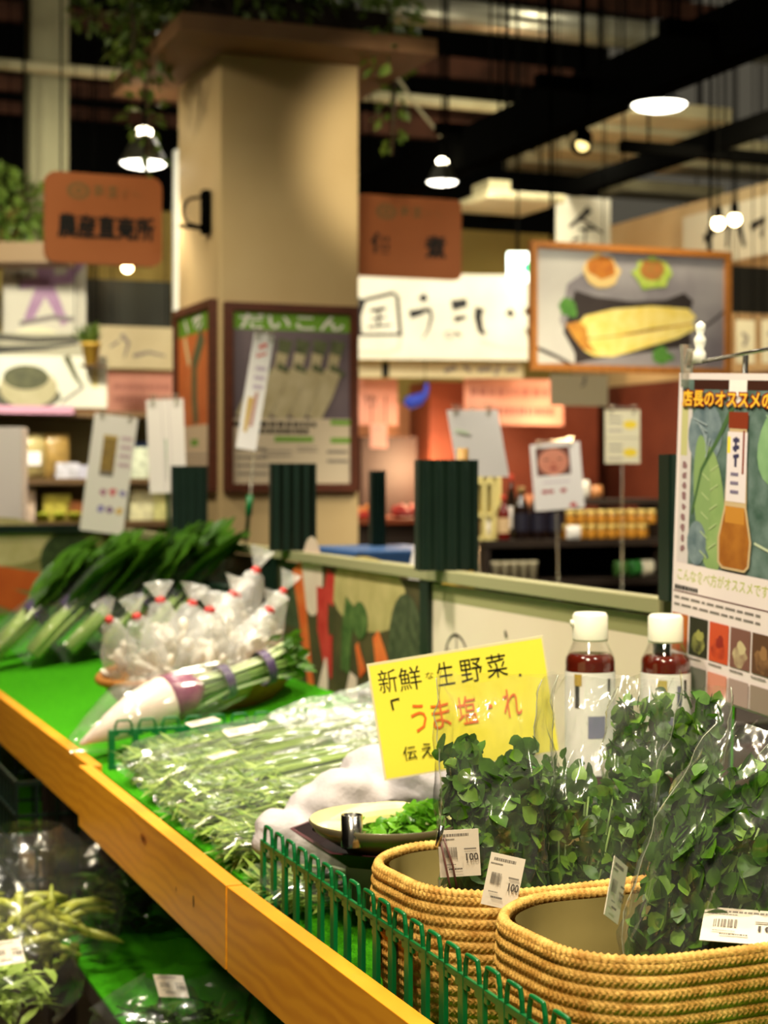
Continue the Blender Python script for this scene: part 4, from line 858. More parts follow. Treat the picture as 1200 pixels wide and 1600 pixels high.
def hull(w, d, h, top, seed, pinch=.55, lean=(0, 0)):
    """bag surface: narrow foot, full belly, flattened open mouth"""
    def fn(u, v):
        a = 2*PI*u; wv = w/2*(pinch+(1-pinch)*min(1, v/.35)**.7)*(1+top*max(0, v-.55)); dv = d/2*(pinch+(1-pinch)*min(1, v/.3)**.7)*(1-.92*max(0, (v-.55)/.45)**1.2)
        c, q = math.cos(a), math.sin(a); e = .75
        x = math.copysign(abs(c)**e, c)*wv; y = math.copysign(abs(q)**e, q)*dv
        n = noise.noise((x*22+seed*3, y*22, v*h*16+seed)); n2 = noise.noise((x*60+seed, y*60, v*h*30))
        n3 = noise.noise((x*34+seed*5, y*34, v*h*7)); k = .008*(n+.5*n2)*(.4+v)+.006*max(0, 1-abs(n3)*7)*(.3+v); z = v*h+.012*max(0, v-.8)*5*noise.noise((u*9+seed, seed, 0))
        return (x+c*k+lean[0]*v*v, y+q*(k*1.6+.0015)+lean[1]*v*v, z)
    return fn
def leafy_bag(label, loc, rz, w, d, h, fill, n, seed, lean=(0, 0), tilt=(0, 0), lm=CRESS, labels=(), top=.1, size=.021):
    global R; keep = R; R = random.Random(seed)
    t = thing('bagged_leafy_greens', label, 'bag of greens', loc, rz, 'bags of leafy greens in the straw baskets'); t.rotation_euler = (tilt[0], tilt[1], rz)
    fn = hull(w, d, h, top, seed, .55, lean)
    MB().grid(90, 44, fn, FILM, cu=True).build('clear_bag', t)
    for u0 in (.0, .5):
        MB().tube([Vector(fn(u0, k/24)) for k in range(2, 25)], .00045, SEAM, 5).build('side_seam', t)
    b = MB(); sb = MB()
    for i in range(int(n*2.0)):
        u = R.random(); v = R.uniform(.1, fill); k = R.uniform(.45, .93)**.6
        if R.random() < .18: v = R.uniform(fill*.8, fill*1.12)
        p = Vector(fn(u, v)); c = Vector((lean[0]*v*v, lean[1]*v*v, p.z)); o = (p-c)*k*min(1, .95); p = c+o
        nn = Vector((o.x, o.y, 0)).normalized()*.9+Vector((R.gauss(0, .5), R.gauss(0, .5), R.gauss(.2, .5)))
        dd = Vector((R.gauss(0, .7), R.gauss(0, .4), R.gauss(.35, .7)))
        m = CRESSV if R.random() < .2 else lm; L = size*R.uniform(.65, 1.35)
        dd = (dd-nn*dd.dot(nn)/max(nn.length_squared, .01)*.8).normalized()
        b.leaf(p-dd*L*.5, dd, nn, L, L*R.uniform(.65, .85), m, R.uniform(-.1, .35), R.uniform(.05, .4), 4, .03)
    b.build('foliage', t)
    for i in range(26):
        x, y = R.uniform(-1, 1)*w*.2, R.uniform(-1, 1)*d*.25; k = R.uniform(.5, .95); x2, y2 = x*2.0*k, y*1.6
        sb.tube([(x*.6, y*.6, .01), (x, y, h*fill*.35), (x2+lean[0]*.4, y2+lean[1]*.4, h*fill*k)], .0012, STEMG, 5)
    sb.build('stems', t)
    for (u, v, lw, lh, rot, off) in labels:
        p = Vector(fn(u, v)); plabel('price_label', t, p+Vector(off), rot, lw, lh)
    R = keep; return t
# ------------------------------------------------------------------ straw baskets
STRAW = mat('woven_straw', (218, 174, 92), .65, .3, c2=(172, 122, 48), scale=55, bump=.25, bscale=300)
LINING = mat('khaki_lining', (150, 134, 82), .85, .1, c2=(128, 114, 66), scale=9)
def rr(t, a, bb, r):
    """point and outward normal on a rounded rectangle, t in 0..1 of its length"""
    sx, sy = 2*(a-r), 2*(bb-r); q = PI*r/2; P = 2*(sx+sy)+4*q; d = t*P
    segs = [(sy, 0), (q, 0), (sx, 1), (q, 1), (sy, 2), (q, 2), (sx, 3), (q, 3)]
    st = [(a, -bb+r), (a-r, bb), (-a, bb-r), (-a+r, -bb)]; dr = [(0, 1), (-1, 0), (0, -1), (1, 0)]; cc = [(a-r, bb-r), (-a+r, bb-r), (-a+r, -bb+r), (a-r, -bb+r)]
    for k, (L, j) in enumerate(segs):
        if d <= L or k == 7:
            if k % 2 == 0: x, y = st[j][0]+dr[j][0]*d, st[j][1]+dr[j][1]*d; nx, ny = dr[j][1], -dr[j][0]
            else:
                an = j*PI/2+d/r; nx, ny = math.cos(an), math.sin(an); x, y = cc[j][0]+r*nx, cc[j][1]+r*ny
            return x, y, nx, ny
        d -= L
def basket(loc, label, a=.165, bb=.115, h=.132, r=.085):
    t = thing('straw_basket', label, 'basket', loc, TH, 'lined straw baskets')
    NU, NV, ROW = 900, 92, .0112
    def outer(u, v):
        z = v*h; x, y, nx, ny = rr(u, a, bb, r); per = 1.05
        ph = (z/ROW) % 1; sgn = 1 if int(z/ROW) % 2 else -1
        coil = math.sqrt(max(0, math.sin(PI*ph)))*.0030
        st = .0010*math.cos(2*PI*(round(per/.0060)*u+.9*abs(ph-.5)*2))
        bul = .010*math.sin(PI*min(1, v*.9+.05)); wob = .003*noise.noise((x*12, y*12, z*9))
        k = coil+st*math.sin(PI*ph)+bul+wob-.012*(1-v)
        return (x+nx*k, y+ny*k, z+.0025*noise.noise((x*9, y*9, 5))*v)
    b = MB().grid(NU, NV, outer, STRAW, cu=True)
    def rim(u, v):
        an = -PI*.1+v*PI*1.3; x, y, nx, ny = rr(u, a, bb, r); q = .0052+.0009*math.cos(2*PI*(150*u+v*1.2))
        return (x+nx*(q*math.cos(an)-.002+.003*noise.noise((x*12, y*12, h*9))), y+ny*(q*math.cos(an)-.002+.003*noise.noise((x*12, y*12, h*9))), h+.001+q*math.sin(an)+.003*noise.noise((x*9, y*9, 5)))
    b.grid(NU, 9, rim, STRAW, cu=True)
    b.build('woven_body', t)
    def inn(u, v):
        x, y, nx, ny = rr(u, a-.012, bb-.012, r-.012); w = .004*noise.noise((x*20, y*20, v*3)); return (x-nx*(.006*(1-v)+w), y-ny*(.006*(1-v)+w), .008+v*(h-.009))
    b = MB().grid(80, 8, inn, LINING, cu=True); b.add([inn(i/80, 0) for i in range(80)], [tuple(range(80))], LINING); b.build('cloth_lining', t)
    return t
ZR2 = ZT+.0065
b1 = basket(ST(-.375, .212, ZR2), 'lined straw basket farther from the camera, beside the sample dish')
b2 = dup(b1, ST(-.625, .238, ZR2), TH, 'lined straw basket nearest the camera at the lower right corner')
# ------------------------------------------------------------------ bags of leaves standing in the baskets
zi = ZR2+.012
leafy_bag('bag of round dark leaves in front of the yellow sign, in the farther basket', ST(-.392, .152, zi), 0, .112, .10, .325, .70, 420, 11, lean=(.0, 0), labels=[(.735, .40, .041, .047, (0, -.06, 0), (-.028, -.006, .0))])
leafy_bag('bag of small leaves in the middle of the farther basket, leaning right', ST(-.40, .25, zi), 0, .13, .10, .32, .66, 430, 12, lean=(.035, 0), size=.018)
leafy_bag('bag of leaves at the right end of the farther basket, below the bottles', ST(-.365, .352, zi), 0, .12, .09, .30, .86, 430, 13, lean=(.03, 0))
leafy_bag('largest bag of leaves in the front of the nearest basket', ST(-.625, .25, zi), 0, .165, .11, .30, .78, 640, 14, lean=(.10, 0), size=.0225)
leafy_bag('bag of leaves at the right picture edge in the nearest basket', ST(-.60, .372, zi), 0, .12, .11, .30, .8, 400, 15, lean=(.05, 0))
def tagthing(name, label, loc, rot, w, h, cat='label'):
    t = plabel(name, None, loc, rot, w, h); return tag(t, label, cat)
tagthing('price_label', 'white price label tucked in the farther basket beside the nearer rim', PX(778, 1418, 1.60), (-.15, .22, 0), .034, .050)
tagthing('price_label', 'narrow white label seen edge on at the left of the largest leaf bag', PX(955, 1437, 1.40), (0, .48, 1.05), .034, .050)
tagthing('price_label', 'white label lying on the rim of the nearest basket at lower right', PX(1160, 1474, 1.462), (-1.2, .0, -.3), .075, .05)
q = MB(); q.tube([(0, 0, 0), (-.004, 0, .02), (-.012, 0, .058)], .0012, mat('brown_wire', (96, 60, 54), .4), 6); q.tube([(.006, 0, .002), (.001, 0, .03), (-.008, 0, .058)], .0012, mat('brown_wire', (96, 60, 54)), 6); q.tube([(-.014, 0, .05), (-.010, 0, .07)], .003, CHROME, 6)
tag(q.build('wire_tag', None, PX(706, 1400, 1.66)), 'thin brown twisted wire tie hanging on the farther basket rim', 'wire tie')
# ------------------------------------------------------------------ green slatted dividers
def fence(label, loc, rz, L, h, pitch=.043):
    t = thing('slatted_divider', label, 'divider', loc, rz, 'green plastic shelf dividers')
    b = MB(); T = .004; n = int(L/pitch); zr = h*.80
    b.box((L/2, 0, .004), (L, .012, .008), GRNP); b.box((L/2, 0, zr), (L, T, .007), GRNP)
    for i in range(n+1):
        x = i*pitch; b.box((x, 0, h*.42), (.012, T*1.3, h*.84), GRNP)
        if i < n:
            P = []
            for k in range(9):
                an = PI*k/8; P.append((x+pitch/2+math.cos(PI-an)*pitch*.36, 0, zr+.002+(h-zr)*min(1, 1.5*math.sin(an))))
            b.tube(P, .0026, GRNP, 6)
            b.box((x+pitch*.2, 0, h*.76), (.010, T, .010), GRNP); b.box((x+pitch*.8, 0, h*.76), (.010, T, .010), GRNP)
    b.build('slats', t, smooth=False, bevel=.0008)
    MB().box((L/2, .0, -.001), (L, .03, .003), GRNP).build('base_strip', t, smooth=False)
    return t
fence('long green slatted divider along the front board before the baskets', ST(.035, .036, ZB-.046), TH-PI/2, .95, .108)
fence('short green slatted divider across the stall before the turnip bunch', ST(.965, .05, wz(.03)), TH, .33, .085)
# ------------------------------------------------------------------ sauce bottles on a crate
t = thing('plastic_crate', 'dark upturned crate under the sauce bottles behind the leaf bags', 'crate', ST(.04, .56, ZR2), TH)
MB().box((0, 0, .06), (.22, .18, .12), DKGRN).build('crate', t, smooth=False, bevel=.004)
GL = film('clear_glass', .06, .6, .0, .05, 5, .0)
SAUCE = mat('brown_sauce', (84, 22, 10), .12, .6); CAPW = mat('white_cap', (236, 232, 214), .35, .5)
def sauce(px, py, Y, label, variant):
    c = PX(px, py, Y); zb = ZR2+.121; H = c.z-zb; r = .034
    t = thing('sauce_bottle', label, 'bottle', (c.x, c.y, zb), 0, 'white capped sauce bottles')
    zs = H-.067
    MB().lathe([(r*.95, 0), (r, .006), (r, zs), (r*.98, zs+.006), (r*.80, zs+.018), (r*.64, zs+.03), (r*.6, zs+.034)], GL, 32, caps=False).build('glass', t)
    MB().lathe([(.001, .003), (r*.9, .004), (r*.96, .01), (r*.97, zs), (r*.94, zs+.006), (r*.82, zs+.011), (r*.5, zs+.0112), (.001, zs+.0112)], SAUCE, 28, caps=False).build('sauce', t)
    b = MB(); b.lathe([(r*.70, H-.038), (r*.715, H-.035), (r*.705, H-.004), (r*.62, H), (.001, H)], CAPW, 32); variant and b.box((-r*.72, -.002, H-.014), (.005, .012, .008), CAPW); b.build('cap', t)
    n = 30; LB = mat('bottle_label', (226, 222, 218), .4, .4); b = MB()
    b.lathe([(r*1.012, .02), (r*1.012, zs-.012)], LB, n, caps=False)
    def strip(a0, a1, z0, z1, m): b.grid(6, 2, lambda u, v: ((r*1.02)*math.sin(a0+(a1-a0)*u), -(r*1.02)*math.cos(a0+(a1-a0)*u), z0+(z1-z0)*v), m)
    strip(-.75, -.55, zs-.06, zs-.03, INK) if variant else strip(.3, .5, zs-.055, zs-.028, flat((50, 60, 100)))
    strip(-.78, -.45, zs-.03, zs-.014, flat((170, 140, 50))) if variant else strip(-.5, -.1, zs-.04, zs-.02, flat((176, 156, 60)))
    strip(.62, .78, zs-.045, zs-.02, INK); strip(-.2, .5, zs-.1, zs-.07, flat((120, 120, 150)))
    b.build('paper_label', t); return t
sauce(922, 957, 2.27, 'left white capped sauce bottle behind the leaf bags', 1); sauce(1040, 960, 2.29, 'right white capped sauce bottle in front of the poster', 0)
# ------------------------------------------------------------------ yellow hand-written sign
YS = mat('yellow_card', (246, 232, 76), .55, .3); OR2 = flat((232, 110, 40))
w, h = .228, .150
t = thing('yellow_sign', 'yellow hand-written card sign standing behind the greens', 'sign', PX(739, 1197, 2.12), 0); t.rotation_euler = (0, -.155, .06)
a = Art(w, h, mat('clear_sleeve', (226, 214, 170), .25, .5), .003, .0001); a.rect(.012, .02, .99, .985, YS)
for ch, x0, x1, dy, c in [('新', .05, .155, .02, INK), ('鮮', .165, .29, .03, INK), ('な', .315, .36, .10, INK), ('生', .38, .475, .035, INK), ('野', .51, .635, .045, INK), ('菜', .66, .775, .04, INK)]:
    hh = .22 if ch != 'な' else .08; a.text(ch, x0, .03+dy+.02, x1, .03+dy+hh, c, .0)
a.ell(.84, .30, .008, .012, INK, 0, 10); a.line([(.10, .34), (.15, .33), (.145, .345)], .016, INK); a.line([(.104, .34), (.108, .42)], .016, INK)
for ch, x0, x1 in [('う', .2, .285), ('ま', .315, .42), ('塩', .46, .57), ('・', .63, .66), ('れ', .72, .82)]: a.text(ch, x0, .40 if ch != '・' else .5, x1, .64 if ch != '・' else .54, OR2, .0)
for ch, x0, x1 in [('伝', .125, .2), ('え', .225, .3)]: a.text(ch, x0, .74, x1, .86, INK, .0)
a.build('card', t)
q = MB(); q.tube([(.02, .008, .1), (.0, .02, -.0), (-.01, .03, -.14)], .003, CLEAR, 6); q.box((-.01, .04, -.15), (.07, .06, .006), CLEAR); q.build('stand', t)

# ------------------------------------------------------------------ sample dish on a tray
GB = mat('grey_plastic_box', (126, 132, 126), .5, .4)
t = thing('riser_box', 'pale grey box under the dark lacquer tray', 'box', ST(-.075, .225, ZR2), TH)
MB().box((0, 0, .037), (.18, .17, .074), GB).build('box_body', t, smooth=False, bevel=.006); MB().box((0, 0, .078), (.19, .18, .010), GB).build('lid', t, smooth=False, bevel=.003)
TZ = ZR2+.0845
LAC = mat('dark_lacquer', (26, 12, 16), .5, .15); LACR = mat('lacquer_rim', (84, 44, 52), .35, .5)
b = MB(); P = []
for sx, sy in ((1, -1), (1, 1), (-1, 1), (-1, -1)):
    c1 = [(sx*.145, sy*.075), (sx*.10, sy*.115)]; P += c1 if sx*sy < 0 else c1[::-1]
P = [(.145, -.075), (.145, .075), (.10, .115), (-.10, .115), (-.145, .075), (-.145, -.075), (-.10, -.115), (.10, -.115)]
n = 8; q = 1.13
b.add([(x*.8, y*.8, 0) for x, y in P]+[(x, y, .022) for x, y in P]+[(x*.965, y*.965, .022) for x, y in P]+[(x*.77, y*.77, .004) for x, y in P],
      [tuple(range(8))[::-1]]+[(i, (i+1) % 8, (i+1) % 8+8, i+8) for i in range(8)]+[(i+16, (i+1) % 8+16, (i+1) % 8+24, i+24) for i in range(8)]+[tuple(range(24, 32))], LAC)
b.add([(x, y, .022) for x, y in P]+[(x*.965, y*.965, .0225) for x, y in P], [(i, (i+1) % 8, (i+1) % 8+8, i+8) for i in range(8)], LACR)
tag(b.build('lacquer_tray', None, ST(-.07, .205, TZ), (0, 0, TH), False), 'dark eight-sided lacquer tray under the sample dish', 'tray')
DC = PX(604, 1300, 1.985); DC.z = TZ+.0045
CER = mat('olive_ceramic', (116, 106, 76), .3, .5, c2=(92, 86, 66), scale=16); CERI = mat('cream_glaze', (214, 206, 150), .3, .5)
b = MB(); b.lathe([(.045, 0), (.047, .008), (.05, .012), (.085, .034), (.093, .046), (.0915, .048)], CER, 40, caps=False); b.lathe([(.0915, .048), (.082, .036), (.05, .018), (.001, .016)], CERI, 40, caps=False)
b.lathe([(.001, 0), (.045, 0)], CER, 40, caps=False)
tag(b.build('sample_dish', None, DC), 'shallow olive glazed dish of vegetable samples on the tray', 'dish')
rad = mat('pale_radish_flesh', (236, 228, 170), .35, .4, c2=(226, 214, 140), scale=20)
def wedge(label, c, L, w, hh, rz, tilt):
    mb = MB(); n = 12; P = [(0, -w/2, 0)]
    def fn(u, v):
        a = PI*v; k = math.sin(PI*min(1, max(0.03, u)))**.35; return ((u-.5)*L, math.cos(a)*w/2*k, math.sin(a)*hh*k)
    mb.grid(12, 10, fn, rad); mb.add([fn(i/11, 0) for i in range(12)]+[fn(i/11, 1) for i in range(11, -1, -1)], [tuple(range(24))], rad)
    return tag(mb.build('radish_slice', None, c, (0, tilt, rz), False), label, 'vegetable slice', 'pale radish slices on the sample dish')
wedge('pale yellow radish slice at the left rim of the sample dish', DC+Vector((-.058, .0, .026)), .062, .036, .018, .35, .25)
wedge('long pale radish slice across the back of the sample dish', DC+Vector((-.012, .04, .038)), .112, .03, .02, .1, -.12)
t = thing('chopped_greens', 'heap of bright chopped green leaves on the sample dish', 'greens', DC+Vector((.03, .01, .025)))
b = MB(); BG = leafmat('bright_leafy_green', (66, 132, 24), (120, 180, 50), .3, 50, .35)
for i in range(170):
    x, y = R.gauss(.0, .026), R.gauss(.005, .022); hz = max(0, .046*math.exp(-((x-.018)**2+y*y)/.0012))*R.uniform(.3, 1)
    b.leaf((x, y, hz), (R.gauss(0, 1), R.gauss(0, 1), R.gauss(.3, .5)), (R.gauss(0, .6), R.gauss(-.3, .6), 1), R.uniform(.012, .026), R.uniform(.009, .018), BG, R.uniform(0, .6), .3, 3, .06)
for i in range(26): 
    x, y = R.uniform(-.09, .02), R.uniform(-.04, .02); d = Vector((R.gauss(0, 1), R.gauss(0, 1), R.uniform(-.1, .6))).normalized()*R.uniform(.012, .03); b.tube([(x, y, .008), Vector((x, y, .008))+d], .0012, BG, 5)
b.build('leaves', t)
q = MB().lathe([(.0125, -.018), (.0125, .018), (.011, .018), (.011, -.018)], CHROME, 24, caps=False)
tag(q.build('metal_ring', None, DC+Vector((-.040, -.072, .048)), (0, 0, 0)), 'small shiny metal ring clip on the front rim of the dish', 'ring')

# ------------------------------------------------------------------ white foam net heap
FO = mat('white_foam_net', (190, 183, 186), .85, .1, bump=.15, bscale=160)
t = thing('foam_net_bag', 'white puffy foam net heap behind the sample dish', 'foam net', ST(.135, .185, ZR2+.02), 0); t.scale = (.95, .95, .74)
b = MB()
for x, y, z, r in [(0, 0, .045, .085), (-.06, -.02, .06, .055), (.055, .02, .11, .055), (.0, .0, .13, .05), (-.045, 0, .10, .045), (.09, .05, .15, .045), (.12, .05, .13, .04), (-.095, -.05, .085, .032), (-.105, -.06, .06, .026), (.04, .06, .16, .05), (-.02, -.03, .12, .035), (.075, .02, .165, .03)]:
    def fn(u, v, x=x, y=y, z=z, r=r):
        a, e = 2*PI*u, PI*v; d = Vector((math.sin(e)*math.cos(a), math.sin(e)*math.sin(a), math.cos(e))); k = r*(1+.22*noise.noise(d*2.2+Vector((x, y, z))*40)+.07*noise.noise(d*7+Vector((z, x, y))*90))
        return (x+d.x*k, y+d.y*k, max(z+d.z*k, -.018))
    b.grid(22, 14, fn, FO, cu=True)
q = b.build('net', t); m = q.modifiers.new('merge', 'REMESH'); m.mode = 'VOXEL'; m.voxel_size = .006; m.use_smooth_shade = True; m = q.modifiers.new('soften', 'SMOOTH'); m.factor = .5; m.iterations = 9

# ------------------------------------------------------------------ bagged pale greens lying across the stall
MIZ = leafmat('pale_feathery_green', (138, 168, 60), (184, 204, 110), .5, 40, .25); MIZD = leafmat('mid_feathery_green', (92, 130, 40), (136, 166, 72), .5, 40, .25); WSTEM = mat('white_green_stem', (206, 212, 176), .4, c2=(180, 196, 140), scale=30)
def mizuna(label, s, v0, L, wd, ht, rise, seed, nst=110, labels=(), rzo=0, w2=1.0, z0=None, group='bags of pale feathery greens'):
    global R; keep = R; R = random.Random(seed)
    loc = ST(s, v0, wz(v0) if z0 is None else z0); t = thing('bagged_pale_greens', label, 'bag of greens', loc, TH+rzo, group); t.rotation_euler = (0, -rise, TH+rzo)
    def env(x): k = x/L; return (wd/2)*(.72+.28*math.sin(PI*min(1, k*1.3))) if k < .7 else (wd/2)*(1-.35*(k-.7)/.3)
    b = MB(); sb = MB()
    for i in range(nst):
        y = R.uniform(-1, 1)*.85; zz = R.uniform(.06, .9)*math.sqrt(max(.05, 1-y*y)); x0 = R.uniform(.0, .12)*L; x1 = R.uniform(.72, .95)*L
        pts = [(x0, env(x0)*y*.95+R.gauss(0, .006), ht*zz*.8+.004+R.gauss(0, .003)), (L*.35, env(L*.35)*y+R.gauss(0, .005), ht*zz+.004), (L*.65, env(L*.65)*y*.85, ht*zz*.9+.004), (x1, env(x1)*y*.6, ht*zz*.7+.004)]
        sb.tube(pts[:3], [.0013, .0018, .0024], MIZ if R.random() < .7 else STEMG, 5, False); sb.tube(pts[2:], [.0024, .003], WSTEM, 5)
        for k in range(9):
            f = R.uniform(0, 1)**1.3; p = Vector(pts[0]).lerp(Vector(pts[1]), f); sd = R.choice((-1, 1))
            b.leaf(p, (-1+R.uniform(-.2, .5), sd*R.uniform(.3, 1.1), R.uniform(-.3, .6)), (R.gauss(0, .5), R.gauss(0, .5), 1), R.uniform(.02, .05), R.uniform(.003, .007), MIZ if R.random() < .65 else MIZD, R.uniform(-.2, .4), .2, 3, .12)
    b.build('leaves', t); sb.build('stems', t)
    def skin(u, vv):
        a = 2*PI*u; x = -.02+vv*(L+.05); e = env(min(max(x, 0), L))*1.06+.004; k = 1-.75*max(0, (vv-.85)/.15)-.6*max(0, (.06-vv)/.06)
        n = noise.noise((x*26+seed, u*14, seed)); n2 = noise.noise((x*9, u*30+seed, 2))
        return (x, math.cos(a)*e*w2*(1+.04*n), max(.001, ht*.5+math.sin(a)*ht*.56*k+.006*n+.004*n2+.003))
    MB().grid(30, 34, skin, FILMS, cu=True).build('clear_bag', t)
    for (lx, ly, lw, lh, rr_) in labels: plabel('price_label', t, (lx, ly, ht*1.05+.008), (-PI/2+.08, 0, rr_), lw, lh)
    R = keep; return t
mizuna('farthest bag of pale feathery greens, next to the short green divider', .80, .055, .48, .125, .062, .14, 51, labels=[(.14, .02, .055, .033, .1)])
mizuna('second bag of pale feathery greens from the short green divider', .645, .05, .52, .14, .066, .16, 52, labels=[(.16, -.01, .055, .042, -.05)])
mizuna('third bag of pale feathery greens from the short green divider', .49, .045, .50, .13, .060, .16, 53, labels=[(.10, .04, .045, .022, .2)])
mizuna('fourth bag of pale feathery greens, behind the white foam net', .35, .045, .46, .12, .055, .14, 54)
mizuna('shorter bag of pale curly greens nearest the long green divider', .20, .045, .28, .13, .05, .08, 55, rzo=-.1)
mizuna('bag of dark green stems behind the slats of the long divider', .04, .05, .14, .16, .045, .0, 56, nst=40, z0=ZR2+.002, group='x')
# crinkled white film sleeves lying over the stem ends
for i, (s, v, z, L, wd, rz, sd) in enumerate([(.80, .40, 1.04, .24, .10, .25, 61), (.66, .42, 1.05, .22, .11, -.1, 62), (.52, .40, 1.045, .22, .10, .1, 63)]):
    def fn(u, v_, sd=sd, wd=wd, L=L):
        x = (u-.5)*L; y = (v_-.5)*wd; return (x, y, .012*noise.noise((y*60+sd, x*8, sd))+.006*noise.noise((y*120, x*20+sd, 0))+.02*(1-(2*v_-1)**2))
    q = MB().grid(30, 30, fn, FILMD).build('film_sleeve', None, ST(s, v, z), (0, -.2, TH+rz)); so = q.modifiers.new('thickness', 'SOLIDIFY'); so.thickness = .0006; so.offset = 0
    tag(q, 'crinkled shiny film sleeve over the stem ends, %s from the camera' % ['farthest', 'second', 'nearest'][i], 'film sleeve')
# ------------------------------------------------------------------ turnip bunch
TUR = mat('white_turnip', (232, 218, 200), .35, .4, c2=(222, 196, 184), scale=14); TPU = mat('purple_turnip', (150, 84, 110), .35, .4, c2=(120, 50, 84), scale=40)
TAPE = mat('purple_dotted_tape', (52, 34, 70), .4, c2=(84, 66, 104), scale=160)
t = thing('turnip_bunch', 'bagged bunch of long white and pink turnips tied with purple tape', 'turnip bunch', ST(1.06, .03, wz(.03)+.01), TH); t.rotation_euler = (0, -.24, TH+.18)
for i, (y, z, r) in enumerate([(-.012, .05, .044), (.05, .034, .030)]):
    b = MB(); b.tube([(.0, y*.6, z*.6), (.05, y*.8, z*.8), (.10, y, z), (.16, y, z+.006), (.20, y*.9, z+.008)], [.004, r*.62, r*.9, r*1.05, r*.95], TUR, 14); b.tube([(.168, y*.98, z+.0065), (.20, y*.9, z+.008), (.215, y*.88, z+.01), (.24, y*.8, z+.01)], [r*1.055, r*.99, r*.9, r*.35], TPU, 14); b.build('root', t)
b = MB(); lf = MB()
for i in range(34):
    y, z = R.gauss(0, .018), R.uniform(.02, .085); b.tube([(.22, y, z), (.30, y*.75, .05+(z-.05)*.6), (.39, y*.8, .05+(z-.05)*.7), (.45, y*1.2, .05+(z-.05)*1.1)], .0032, STEMG if i % 3 else WSTEM, 6)
    for k in range(3): lf.leaf((R.uniform(.41, .455), y*1.2+R.gauss(0, .012), .05+(z-.05)+R.gauss(0, .012)), (1, R.gauss(0, .5), R.gauss(0, .5)), (R.gauss(0, 1), R.gauss(0, 1), 1), R.uniform(.02, .04), .018, CRESS, .2, .2, 3)
b.build('stalks', t); lf.build('leaves', t)
for x in (.285, .375):
    b = MB(); b.grid(22, 3, lambda u, v: (x+.018*v, .036*math.cos(2*PI*u), .05+.034*math.sin(2*PI*u)), TAPE, cu=True); b.build('purple_tape', t)
def skin(u, v):
    a = 2*PI*u; x = -.03+v*.36; k = min(1, .25+v*2.6)*(1-.35*max(0, v-.6)/.4); n = noise.noise((x*20, u*12, 3)); return (x, math.cos(a)*.068*k*(1+.08*n), .05+math.sin(a)*.06*k*(1+.08*n)-.02*(1-min(1, v*3)))
MB().grid(26, 24, skin, FILMS, cu=True).build('clear_bag', t)
# ------------------------------------------------------------------ bamboo basket of garlic bags
BAM = mat('bamboo_basket', (168, 112, 44), .5, .4, c2=(126, 78, 26), scale=50)
GC = ST(1.47, .365, wz(.30)); t = thing('bamboo_basket', 'shallow round brown bamboo basket holding the white knotted bags', 'basket', GC, TH); t.rotation_euler = (0, -.12, TH)
b = MB()
def bs(u, v):
    r = .13+.085*v**.6+.002*math.cos(2*PI*u*40)*math.cos(v*PI*9); a = 2*PI*u; return (r*math.cos(a), r*math.sin(a), v*.085+.002)
b.grid(160, 14, bs, BAM, cu=True); b.add([bs(i/40, 0) for i in range(40)], [tuple(range(40))], BAM)
b.tube([(.216*math.cos(2*PI*i/48), .216*math.sin(2*PI*i/48), .089) for i in range(49)], .009, BAM, 8, False); b.build('woven_bowl', t)
GAR = mat('white_root_pieces', (240, 234, 222), .5, .3, c2=(226, 216, 196), scale=12); RT = mat('red_tie', (206, 34, 30), .4)
def gbag(label, loc, rz, tilt, L, r, seed):
    t = thing('knotted_bag', label, 'bag', loc, rz, 'white bags with red ties in the bamboo basket'); t.rotation_euler = (tilt[0], tilt[1], rz); rr_ = random.Random(seed)
    def fn(u, v):
        a = 2*PI*u; k = math.sin(PI*min(.98, .12+v*1.05))**.7 if v < .62 else max(.09, .75-1.75*(v-.62)) if v < .84 else .12+(v-.84)*3.0
        n = noise.noise((math.cos(a)*2+seed, math.sin(a)*2, v*5)); n2 = noise.noise((math.cos(a)*6+seed, math.sin(a)*6, v*11))
        k = max(.07, k*(1+.22*n+.12*n2)); return (r*k*math.cos(a), r*.8*k*math.sin(a), v*L)
    MB().grid(24, 26, fn, FILMG, cu=True).build('crinkled_bag', t)
    b = MB()
    for i in range(22): b.ball((rr_.gauss(0, r*.36), rr_.gauss(0, r*.32), L*rr_.uniform(.08, .55)), (r*rr_.uniform(.12, .3), r*rr_.uniform(.1, .2), r*rr_.uniform(.3, .55)), GAR, 9, 6, Matrix.Rotation(rr_.uniform(-1, 1), 3, 'Y') @ Matrix.Rotation(rr_.uniform(-1, 1), 3, 'X'))
    b.build('contents', t)
    b = MB(); b.lathe([(r*.16, L*.80), (r*.22, L*.815), (r*.22, L*.84), (r*.16, L*.855)], RT, 12); b.build('red_tie', t); return t
gl = [(-.11, .06, .06, .7, -.55, .26, .04), (-.09, -.06, .06, .3, -.4, .25, .045), (-.03, .08, .07, .2, .3, .24, .05), (.0, -.05, .075, .25, .1, .22, .055), (.06, .05, .085, .1, .35, .23, .05), (.07, -.06, .08, .35, .55, .22, .05), (.06, .03, .09, 0, .5, .30, .048), (.02, .0, .11, .1, .5, .22, .05), (-.06, .0, .10, .2, -.15, .22, .05), (.09, -.04, .085, .2, .6, .26, .04)]
nm = ['leftmost, leaning to the front board', 'second from the left at the front rim', 'standing at the back left', 'plump one at the front middle', 'behind the plump one', 'front right one', 'tallest, leaning right with its tie up high', 'lying on top in the middle', 'on top at the left of the middle', 'lowest at the right rim']
